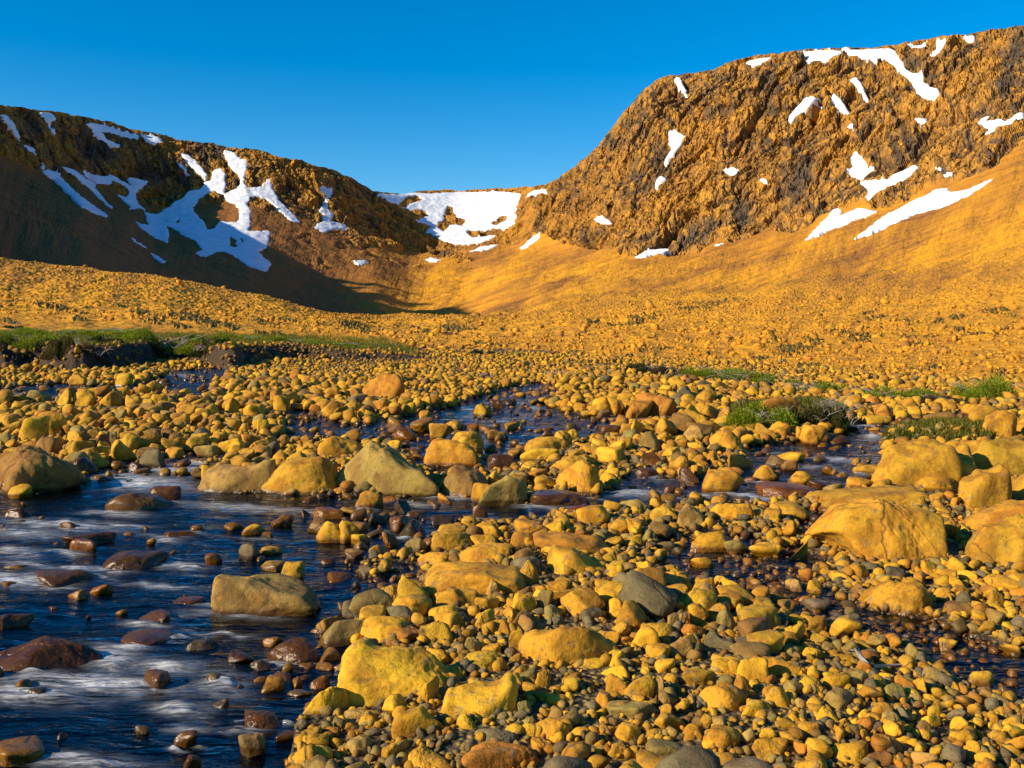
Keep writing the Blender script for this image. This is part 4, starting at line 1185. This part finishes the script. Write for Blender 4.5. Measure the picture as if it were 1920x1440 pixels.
zc = np.where(inw > 0.5, np.maximum(0.005 * cY + hgt * rs.uniform(-0.42, 0.30, nS), cz + hgt * 0.2), cz + hgt * 0.5 * rs.uniform(0.55, 0.85, nS))
shade_w = np.array(['y', 'o', 'r', 'b', 'g', 'n', 't'])
pw = np.array([0.42, 0.24, 0.05, 0.05, 0.06, 0.11, 0.07])
pfar = np.array([0.42, 0.34, 0.08, 0.07, 0.02, 0.05, 0.02])
ck = np.where(cY[:] < 9, rs.choice(7, nS, p=pw), rs.choice(7, nS, p=pfar))
ck = np.where((intr > 0.5) | (inw > 0.5), rs.choice(7, nS, p=[.32, .28, .06, .12, .10, .07, .05]), ck)
pal = np.array([PAL[k] for k in shade_w])
ck = np.where((sample(RB, cu, cv) > 0.15) & (cY > 20), np.where(rs.uniform(0, 1, nS) < 0.6, 3, 1), ck)
ccol = pal[ck] * rs.uniform(0.74, 1.15, (nS, 1)) * rs.uniform(0.95, 1.05, (nS, 3))
cwet = np.clip(np.where(inw > 0.5, rs.uniform(0.3, 1.3, nS), 0) + np.where(intr > 0.5, rs.uniform(-0.8, 0.8, nS), 0), 0, 1)
cpx = cw / cY * F
SHAPES = {(k, l): stone_shape(300 + k, l, 'rararrbraabsrdrdrrba'[k]) for k in range(NV) for l in (1, 2, 3, 4)}
kindv = rs.integers(0, NV, nS)


def rotations(n, g, tilt=0.35):
    a = g.uniform(0, 2 * np.pi, n); b = g.normal(0, tilt, n); c = g.normal(0, tilt, n)
    ca, sa, cb, sb, cc, sc = np.cos(a), np.sin(a), np.cos(b), np.sin(b), np.cos(c), np.sin(c)
    Rz = np.zeros((n, 3, 3)); Rz[:, 0, 0] = ca; Rz[:, 0, 1] = -sa; Rz[:, 1, 0] = sa; Rz[:, 1, 1] = ca; Rz[:, 2, 2] = 1
    Rx = np.zeros((n, 3, 3)); Rx[:, 0, 0] = 1; Rx[:, 1, 1] = cb; Rx[:, 1, 2] = -sb; Rx[:, 2, 1] = sb; Rx[:, 2, 2] = cb
    Ry = np.zeros((n, 3, 3)); Ry[:, 1, 1] = 1; Ry[:, 0, 0] = cc; Ry[:, 0, 2] = sc; Ry[:, 2, 0] = -sc; Ry[:, 2, 2] = cc
    return Ry @ Rx @ Rz


def stone_heap(name, label, pos, dims, kinds, lods, colr, wetv, g, kind='stuff', tilt=0.35, mat=None):
    V, Fc, Cc, off = [], [], [], 0
    R = rotations(len(pos), g, tilt)
    for (k, l) in sorted(set(zip(kinds.tolist(), lods.tolist()))):
        i = np.where((kinds == k) & (lods == l))[0]
        bv, bf = SHAPES[(k, l)]
        w = bv[None] * (dims[i, None, :] * 0.5)
        w = np.einsum('nij,nvj->nvi', R[i], w) + pos[i, None, :]
        V.append(w.reshape(-1, 3))
        Fc.append((bf[None] + off + (np.arange(len(i)) * len(bv))[:, None, None]).reshape(-1, 3))
        c4 = np.concatenate([colr[i], 1 - wetv[i, None]], 1)
        Cc.append(np.repeat(c4, len(bv), 0))
        off += len(i) * len(bv)
    o = mesh_obj(name, np.concatenate(V), np.concatenate(Fc), mat or ROCK_V, True, col=np.concatenate(Cc))
    return tag(o, label, None, None, kind)


cpos = np.stack([cX, cY, zc], 1); cdim = np.stack([cw, dep, hgt], 1)
inview = (cu > 5) & (cu < 1915) & (cv < 1440)
big = np.argsort(-cpx * inview)[:285]
bigm = np.zeros(nS, bool); bigm[big] = True
lodc = np.where(cpx > 34, 3, np.where(cpx > 13, 2, 1))
stone_heap('cobbles', 'countless ochre and grey cobbles covering the gravel bars', cpos[~bigm], cdim[~bigm], kindv[~bigm], lodc[~bigm], ccol[~bigm], cwet[~bigm], np.random.default_rng(3))
RB_ = rotations(nS, np.random.default_rng(4), 0.3)
protoc = {}
for i in big:
    k = int(kindv[i])
    if k not in protoc:
        bv, bf = SHAPES[(k, 4)]
        o = mesh_obj('cobble', bv * 0.5, bf, ROCK_O, True)
        protoc[k] = o
    else:
        o = protoc[k].copy(); COL.objects.link(o)
    from mathutils import Matrix
    Rm = Matrix([list(r) for r in RB_[i]]).to_4x4()
    o.matrix_world = Matrix.Translation(Vector(cpos[i])) @ Rm @ Matrix.Diagonal((*cdim[i], 1))
    o.color = (*ccol[i], 1 - cwet[i])
    UNNAMED.append(dict(o=o, cx=cu[i], cy=cv[i] - cpx[i] * 0.3, w=cpx[i], col=shade_w[ck[i]], st='rararrbraabsrdrdrrba'[k], wet=cwet[i] > 0.6, short=None))

# labels that single each stone out by its look and its place beside a landmark boulder
ORD = ['', 'second ', 'third ', 'fourth ', 'fifth ', 'sixth ', 'seventh ', 'eighth ', 'ninth ', 'tenth ', 'eleventh ', 'twelfth ']
buckets = {}
for r in UNNAMED:
    best = min(LANDMARK, key=lambda L: math.hypot(r['cx'] - L['cx'], 1.6 * (r['cy'] - L['cy'])))
    dx, dy = r['cx'] - best['cx'], 1.6 * (r['cy'] - best['cy'])
    rel = ('to the right of ' if dx > 0 else 'to the left of ') if abs(dx) > abs(dy) else ('in front of ' if dy > 0 else 'behind ')
    kindw = 'boulder' if r['o'].name.startswith('boulder') else 'cobble'
    look = ('wet ' if r['wet'] else '') + CNAME[r['col']] + ' ' + SNAME[r['st']] + ' ' + kindw
    buckets.setdefault((look, rel, best['short']), []).append((math.hypot(dx, dy), r, kindw))
for (look, rel, sh_), lst in buckets.items():
    lst.sort(key=lambda q: q[0])
    for n, (_, r, kindw) in enumerate(lst):
        nm = (ORD[n] + 'nearest ' if n < len(ORD) else 'farther ') if len(lst) > 1 else ''
        lb_ = nm + look + ' ' + rel + sh_
        if len(lb_.replace('-', ' ').split()) > 16:
            lb_ = lb_.replace('to the right of', 'right of').replace('to the left of', 'left of')
        tag(r['o'], (lb_ if True else look + ' ' + rel + sh_), kindw, 'boulders along the stream' if kindw == 'boulder' else 'cobbles on the gravel bars')

# fine gravel between them
NG = 23000
gY2 = 2.7 * (13 / 2.7) ** rs.uniform(0, 1, NG)
gu2 = rs.uniform(-400, 2320, NG)
gX2 = (gu2 - CX) / F * gY2
gv2 = plane_y(gY2)
gw_ = sample(RW, gu2, gv2)
k_ = rs.uniform(0, 1, NG) < np.where(gw_ > 0.5, 0.07, 1.0)
gX2, gY2, gu2, gv2, gw_ = (q[k_] for q in (gX2, gY2, gu2, gv2, gw_))
n_ = len(gX2)
gt_ = sample(RT, gu2, gv2)
gs = rs.uniform(9, 24, n_) * np.exp(rs.normal(0, 0.25, n_)) * gY2 / F * np.interp(gY2, [3, 12], [1.15, 0.8])
gs = np.where(sample(RT, gu2, gv2) > 0.4, gs * 0.72, gs)
gd = np.stack([gs, gs * rs.uniform(.7, 1, n_), gs * rs.uniform(.45, .8, n_)], 1)
gk = rs.choice(7, n_, p=[.27, .20, .04, .06, .19, .13, .11])
gcol = pal[gk] * rs.uniform(0.7, 1.1, (n_, 1))
gwet = np.clip((gt_ > 0.4) * rs.uniform(-0.3, 1.0, n_) + (gw_ > 0.4) * 1.0, 0, 1)
stone_heap('gravel', 'fine mixed gravel filling the gaps between the cobbles', np.stack([gX2, gY2, ground_z(gX2, gY2) + gd[:, 2] * 0.25], 1), gd, rs.integers(0, NV, n_),
           np.where(gs / gY2 * F > 17, 2, 1), gcol, gwet, np.random.default_rng(8), tilt=0.5)

# rubble strewn over the hillsides
NRb = 30000
ru = rs.uniform(-200, 2120, NRb)
rv_ = rs.uniform(0, 1, NRb)
ci = np.clip(np.round((ru - cols[0]) / 1.5).astype(int), 0, nC - 1)
rt = rs.uniform(0.0, 2.95, NRb) ** 1.0
ri = np.clip(np.searchsorted(tt, rt), 0, nR - 1)
rp = TV[ri, ci].copy()
rp[:, 0] += rs.normal(0, 0.15, NRb); rp[:, 1] += rs.normal(0, 0.2, NRb)
rsz = 0.9 * np.exp(rs.normal(0, 0.65, NRb)) * np.interp(rp[:, 1], [20, 60, 150, 400], [0.07, 0.11, 0.19, 0.4])
rsz = np.minimum(rsz, 0.010 * rp[:, 1] + 0.05)
rsz = np.where(rs.uniform(0, 1, NRb) < 0.03, rsz * 1.6, rsz)
kb = (sample(RB, *uv(rp[:, 0], rp[:, 1])) < 0.3) & (veg[ri, ci] < 0.4)
rp, rsz = rp[kb], rsz[kb]
n_ = len(rp)
rd = np.stack([rsz, rsz * rs.uniform(.7, 1, n_), rsz * rs.uniform(.45, .8, n_)], 1)
rcol = np.array([[0.66, 0.315, 0.014], [0.58, 0.265, 0.015], [0.46, 0.21, 0.018], [0.33, 0.16, 0.026]])[rs.choice(4, n_, p=[.42, .33, .17, .08])] * rs.uniform(0.85, 1.1, (n_, 1))
rp[:, 2] += rd[:, 2] * 0.2
stone_heap('rubble', 'ochre rubble scattered over the hillsides', rp, rd, rs.integers(0, NV, n_), np.where(rsz / rp[:, 1] * F > 7, 2, 1), rcol, np.zeros(n_), np.random.default_rng(9), tilt=0.5)
#NEXT2
# ------------------------------------------------------------------ plants
def base_point(px, py):
    """Ground point seen at a pixel of the near ground (riverbed, bank or hillside)."""
    Ys = np.geomspace(2.5, 120, 700)
    Xs = (px - CX) / F * Ys
    zs = np.maximum(ground_z(Xs, Ys) - 0.5 * smooth(44, 62, Ys), np.where(Ys > 14, hill_z_at(Xs, Ys), -9))
    row = HY - F * (zs - EYE) / Ys
    hit = np.where(row <= py)[0]
    i = hit[0] if len(hit) else len(Ys) - 1
    return np.array([Xs[i], Ys[i], zs[i]])


def sprays(P_, Nn_, length, width, colr, g):
    """Short leafy sprays: one narrow quad each, pointing along its direction."""
    n = len(P_)
    d = Nn_ / (np.linalg.norm(Nn_, axis=1)[:, None] + 1e-9)
    r = g.normal(size=(n, 3)); sd = np.cross(d, r); sd /= np.linalg.norm(sd, axis=1)[:, None] + 1e-9
    L = (length * g.uniform(0.6, 1.3, n))[:, None]; Wd = (width * g.uniform(0.6, 1.3, n))[:, None]
    v = np.stack([P_ - sd * Wd * 0.3, P_ + sd * Wd * 0.3, P_ + d * L * 0.6 + sd * Wd * 0.5, P_ + d * L, P_ + d * L * 0.6 - sd * Wd * 0.5], 1).reshape(-1, 3)
    b = np.arange(n)[:, None] * 5
    f4 = b + np.array([[0, 1, 2, 4]]); f3 = b + np.array([[4, 2, 3]])
    c = np.repeat(np.concatenate([colr, np.ones((n, 1))], 1), 5, 0)
    return v, [f4, f3], c


GREENS = {'g': [(0.21, 0.26, 0.012), (0.28, 0.31, 0.015), (0.11, 0.15, 0.012)], 'd': [(0.035, 0.05, 0.012), (0.07, 0.075, 0.016), (0.05, 0.04, 0.018)],
          'o': [(0.09, 0.085, 0.014), (0.12, 0.085, 0.018), (0.055, 0.05, 0.014)], 'b': [(0.13, 0.085, 0.035), (0.09, 0.055, 0.03), (0.17, 0.12, 0.06)]}


def tube(path, radii, sides=6):
    V, Fc = [], []
    path = [Vector(p) for p in path]
    for i, p in enumerate(path):
        t = (path[min(i + 1, len(path) - 1)] - path[max(i - 1, 0)]).normalized()
        a = t.orthogonal().normalized(); b = t.cross(a)
        for k in range(sides):
            q = 2 * math.pi * k / sides
            V.append(p + (a * math.cos(q) + b * math.sin(q)) * radii[i])
    for i in range(len(path) - 1):
        for k in range(sides):
            Fc.append((i * sides + k, i * sides + (k + 1) % sides, (i + 1) * sides + (k + 1) % sides, (i + 1) * sides + k))
    return V, Fc


def tangle(n, w, h, rad, g, spread=1.0):
    """A spreading bundle of bare twigs rising from the origin."""
    V, Fc = [], []
    for _ in range(n):
        x0 = g.uniform(-.4, .4) * w; y0 = g.uniform(-.25, .25) * w
        dx, dy = g.normal(0, .28 * spread, 2) * w
        hh = h * g.uniform(0.45, 1.0)
        pth = [(x0, y0, -0.02), (x0 + dx * .3, y0 + dy * .3, hh * .45), (x0 + dx * .7 + g.normal(0, .03), y0 + dy * .7, hh * .75), (x0 + dx, y0 + dy, hh)]
        v, f = tube(pth, [rad, rad * .7, rad * .5, rad * .25], 5)
        o = len(V)
        V += v; Fc += [tuple(o + q for q in ff) for ff in f]
        for _k in range(2):
            s_ = Vector(pth[2]); e_ = s_ + Vector((g.normal(0, .14) * w, g.normal(0, .1) * w, g.uniform(-.05, .25) * h))
            v, f = tube([s_, (s_ + e_) / 2 + Vector((0, 0, .02)), e_], [rad * .5, rad * .35, rad * .2], 4)
            o = len(V)
            V += v; Fc += [tuple(o + q for q in ff) for ff in f]
    return np.array([tuple(v) for v in V]), np.array(Fc)


def shrub(label, px, py, wpx, hpx, hue, group, n=None, seed=0):
    g = np.random.default_rng(900 + seed)
    p = base_point(px, py)
    w, h = wpx / F * p[1] * (1.3 if px > 1100 and py < 760 else 1.0), hpx / F * p[1] * (1.45 if px > 1100 and py < 760 else 1.15)
    root = bpy.data.objects.new('shrub', None); COL.objects.link(root)
    root.location = p + np.array([0, 0.3 * w * 0.5, 0])
    tag(root, label, 'shrub', group)
    nl = max(4, int(wpx / 13))
    lc = np.stack([g.uniform(-.42, .42, nl) * w, g.uniform(-.3, .3, nl) * w, np.zeros(nl)], 1)
    lr = g.uniform(.12, .24, nl) * w; lh = h * g.uniform(.55, 1.05, nl) * (1 - 0.5 * (np.abs(lc[:, 0]) / (w / 2)) ** 2)
    n = n or int(2500 + wpx * hpx * 2.0)
    k = g.integers(0, nl, n)
    d = g.normal(size=(n, 3)); d[:, 2] = np.abs(d[:, 2]); d /= np.linalg.norm(d, axis=1)[:, None]
    rr = g.uniform(0.55, 1.0, n)[:, None]
    P_ = lc[k] + d * rr * np.stack([lr[k], lr[k] * .8, lh[k]], 1)
    gz_ = ground_z(P_[:, 0] + root.location.x, P_[:, 1] + root.location.y) - p[2]
    P_[:, 2] += np.clip(gz_, -0.25, 0.25)
    pal_ = np.array(GREENS[hue])
    cc = pal_[g.choice(3, n, p=[.5, .3, .2])] * g.uniform(.75, 1.2, (n, 1)) * (0.85 + 0.3 * g.uniform(0, 1, nl)[k])[:, None]
    ln = max(0.03, 2.8 * p[1] / F)
    v, f, c = sprays(P_, d * np.array([1, 1, .8]) + np.array([0, 0, .7]) + g.normal(0, .25, (n, 3)), ln, ln * .42, cc, g)
    mesh_obj('foliage', v, f, LEAF_M, False, parent=root, col=c)
    tv, tf = tangle(max(5, int(wpx / 9)), w * .8, h * .9, 0.006 + 0.25 * p[1] / F, g)
    mesh_obj('branches', tv, tf, WOOD_M, True, parent=root)
    return root


LB, RBK = 'shrubs on the turf bank', 'shrubs along the foot of the hillside'
SHRUBS = [
    ('low green juniper at the back of the turf bank by the frame edge', 40, 630, 130, 18, 'g', LB), ('green juniper behind the bleached dead trunks on the bank', 150, 632, 110, 16, 'g', LB),
    ('flat green juniper at the back of the bank, beyond the dead trunks', 235, 631, 90, 12, 'g', LB), ('bright green spreading shrub at the front of the bank by the frame edge', 42, 656, 125, 27, 'g', LB),
    ('dark leafy shrub between the bright frame-edge shrub and the dead trunks', 118, 662, 84, 20, 'o', LB), ('dark green low shrub in the middle of the turf bank', 192, 645, 70, 15, 'd', LB),
    ('largest bright green shrub on the front of the turf bank', 288, 653, 130, 27, 'g', LB), ('dark grey-green shrub at the outer end of the largest bright shrub', 352, 655, 74, 20, 'd', LB),
    ('green shrub at the end of the turf bank above the cut', 396, 656, 56, 18, 'g', LB), ('brown heath bush overhanging the bank edge near the dead trunks', 170, 668, 66, 13, 'b', LB),
    ('dark heath bush overhanging the stream bank at its end', 385, 670, 70, 13, 'd', LB), ('olive heath bush on the bank lip below the largest bright shrub', 300, 668, 80, 11, 'o', LB),
    ('thin green mat at the start of the low bank beyond the cut', 455, 638, 110, 8, 'g', LB), ('thin green mat midway along the low bank beyond the cut', 545, 643, 100, 8, 'g', LB),
    ('thin green mat at the far end of the low bank', 630, 651, 110, 8, 'g', LB), ('flat green mat on the knoll foot behind the bank', 215, 623, 120, 7, 'g', LB), ('dark green bush on the knoll foot at the frame edge', 18, 614, 60, 12, 'd', LB),
    ('small dark green shrub at the near end of the hillside shrub row', 1205, 699, 64, 12, 'd', RBK), ('grey-brown heath bush in the shrub row next to the small dark one', 1262, 702, 66, 13, 'b', RBK),
    ('long green shrub in the middle of the hillside shrub row', 1332, 712, 116, 19, 'g', RBK), ('green shrub beside the long one in the hillside shrub row', 1402, 718, 110, 18, 'g', RBK),
    ('small green shrub behind the grey dead twigs', 1455, 724, 70, 14, 'g', RBK), ('green shrub beyond the orange whaleback boulder', 1548, 740, 80, 18, 'g', RBK),
    ('olive shrub above the upper stream', 1600, 744, 70, 13, 'o', RBK), ('wide green shrub on the far side of the upper stream', 1690, 752, 120, 20, 'g', RBK), ('grey heath bush at the end of the wide green shrub', 1748, 757, 70, 13, 'b', RBK),
    ('mossy green bush slope at the right frame edge', 1885, 752, 130, 34, 'g', RBK), ('bright green cushion shrub in front of the orange whaleback boulder', 1428, 810, 150, 46, 'g', RBK),
    ('olive-brown cushion shrub joined to the bright green one', 1534, 808, 120, 42, 'o', RBK), ('dark bush hanging over the stream beside the olive-brown cushion', 1584, 803, 64, 28, 'd', RBK),
    ('dark green mat at the foot of the far gravel beside the hillside', 905, 664, 50, 6, 'd', RBK), ('small green mat on the valley floor beyond the far gravel', 968, 668, 44, 4, 'g', RBK),
]
for i, (lab, px, py, w_, h_, hue, grp) in enumerate(SHRUBS):
    shrub(lab, px, py, w_, h_, hue, grp, seed=i)

# bare bleached wood
def dead_wood(label, px, py, wpx, hpx, n, seed, rad=1.0, name='dead_shrub'):
    g = np.random.default_rng(seed)
    p = base_point(px, py)
    w, h = wpx / F * p[1], hpx / F * p[1]
    v, f = tangle(n, w, h, rad * p[1] / F, g)
    o = mesh_obj(name, v, f, WOOD_M, True)
    o.location = p
    return tag(o, label, 'dead shrub')


dead_wood('bleached bare trunks standing among the green shrubs on the bank', 146, 652, 34, 28, 4, 1, 1.1)
dead_wood('tangle of pale dead twigs behind the orange whaleback boulder', 1510, 741, 64, 26, 26, 2, .55)
dead_wood('grey dead bush leaning over the orange whaleback and olive shrub', 1560, 776, 72, 34, 44, 3, .6)
dead_wood('thin grey dead twig standing beside the bright green cushion shrub', 1386, 764, 14, 34, 3, 4, .6)
dead_wood('low grey dead twigs on the far gravel beside a dark shrub', 1285, 716, 46, 14, 24, 5, .6)
dead_wood('low grey heap of dead twigs on the middle of the far gravel', 1045, 706, 54, 11, 26, 6, .6)
dead_wood('brownish heap of dead twigs on the far gravel near the lone orange boulder', 905, 708, 36, 10, 20, 7, .6)
dead_wood('pale roots hanging on the cut bank edge', 190, 676, 40, 14, 12, 8, .7)
p0, p1, p2, p3 = (base_point(*q) + np.array([0, 0, .07]) for q in ((1592, 1253), (1606, 1250), (1617, 1268), (1640, 1282)))
v, f = tube([p0, p1, p2, p3, p3 + np.array([.12, .02, .0])], [.006, .011, .012, .008, .004], 6)
tag(mesh_obj('driftwood', np.array([tuple(q) for q in v]), np.array(f), WOOD_M, True), 'thin crooked grey stick lying on the near cobbles', 'stick')

# turf on the bank and the grassy flat: short blades
def grass(name, label, P_, length, hue, g):
    n = len(P_)
    cc = np.array(hue)[g.integers(0, len(hue), n)] * g.uniform(.7, 1.25, (n, 1))
    v, f, c = sprays(P_, g.normal(0, .45, (n, 3)) + np.array([0, 0, 1.0]), length, length * .16, cc, g)
    return tag(mesh_obj(name, v, f, LEAF_M, False, col=c), label, None, None, 'stuff')


g = np.random.default_rng(50)
n = 90000
tu, tv_ = g.uniform(-300, 800, n), g.uniform(640, 702, n)
k = (sample(RB, tu, tv_) > 0.72) & (g.uniform(0, 1, n) < 0.4 + 0.6 * smooth(-.2, .3, perlin(tu / 40, tv_ / 9, 1.0)))
tY = F * EYE / (tv_[k] - HY + 0.005 * F); tX = (tu[k] - CX) / F * tY
grass('turf', 'short rough turf and heath on top of the cut bank', np.stack([tX, tY, ground_z(tX, tY) - .01], 1), 0.14, [(0.16, 0.16, 0.014), (0.14, 0.18, 0.012), (0.20, 0.13, 0.03), (0.11, 0.14, 0.014)], g)
n = 34000
tu, tv_ = g.uniform(1330, 1910, n), g.uniform(756, 846, n)
k = sample(RISLE, tu, tv_) > 0.55
tY = F * EYE / (tv_[k] - HY + 0.005 * F); tX = (tu[k] - CX) / F * tY
grass('grass', 'green sedge growing on the flats beside the stream', np.stack([tX, tY, ground_z(tX, tY) - .01], 1), 0.085, [(0.12, 0.14, 0.012), (0.17, 0.16, 0.016), (0.20, 0.13, 0.022), (0.09, 0.10, 0.012)], g)


def tuft(label, px, py, wpx, hpx, hue, seed):
    g = np.random.default_rng(seed)
    p = base_point(px, py)
    n = 260
    w, h = wpx / F * p[1], hpx / F * p[1]
    a = g.normal(0, .2, (n, 3)) * w; a[:, 2] = 0.03
    cc = np.array(hue)[g.integers(0, len(hue), n)] * g.uniform(.7, 1.2, (n, 1))
    v, f, c = sprays(a, np.stack([a[:, 0] / w * 1.6, a[:, 1] / w * 1.6, np.ones(n) * .9], 1) + g.normal(0, .25, (n, 3)), h * 1.1, 0.006, cc, g)
    o = mesh_obj('grass_tuft', v, f, LEAF_M, False, col=c)
    o.location = p
    tag(o, label, 'grass tuft')


tuft('brown sedge tuft beside the long pitted orange boulder', 985, 1050, 44, 16, [(0.20, 0.09, 0.02), (0.10, 0.06, 0.02), (0.12, 0.10, 0.02)], 61)
tuft('reddish dry tuft between cobbles behind the dark grey angular boulder', 1130, 1112, 36, 14, [(0.16, 0.05, 0.02), (0.12, 0.06, 0.02)], 62)
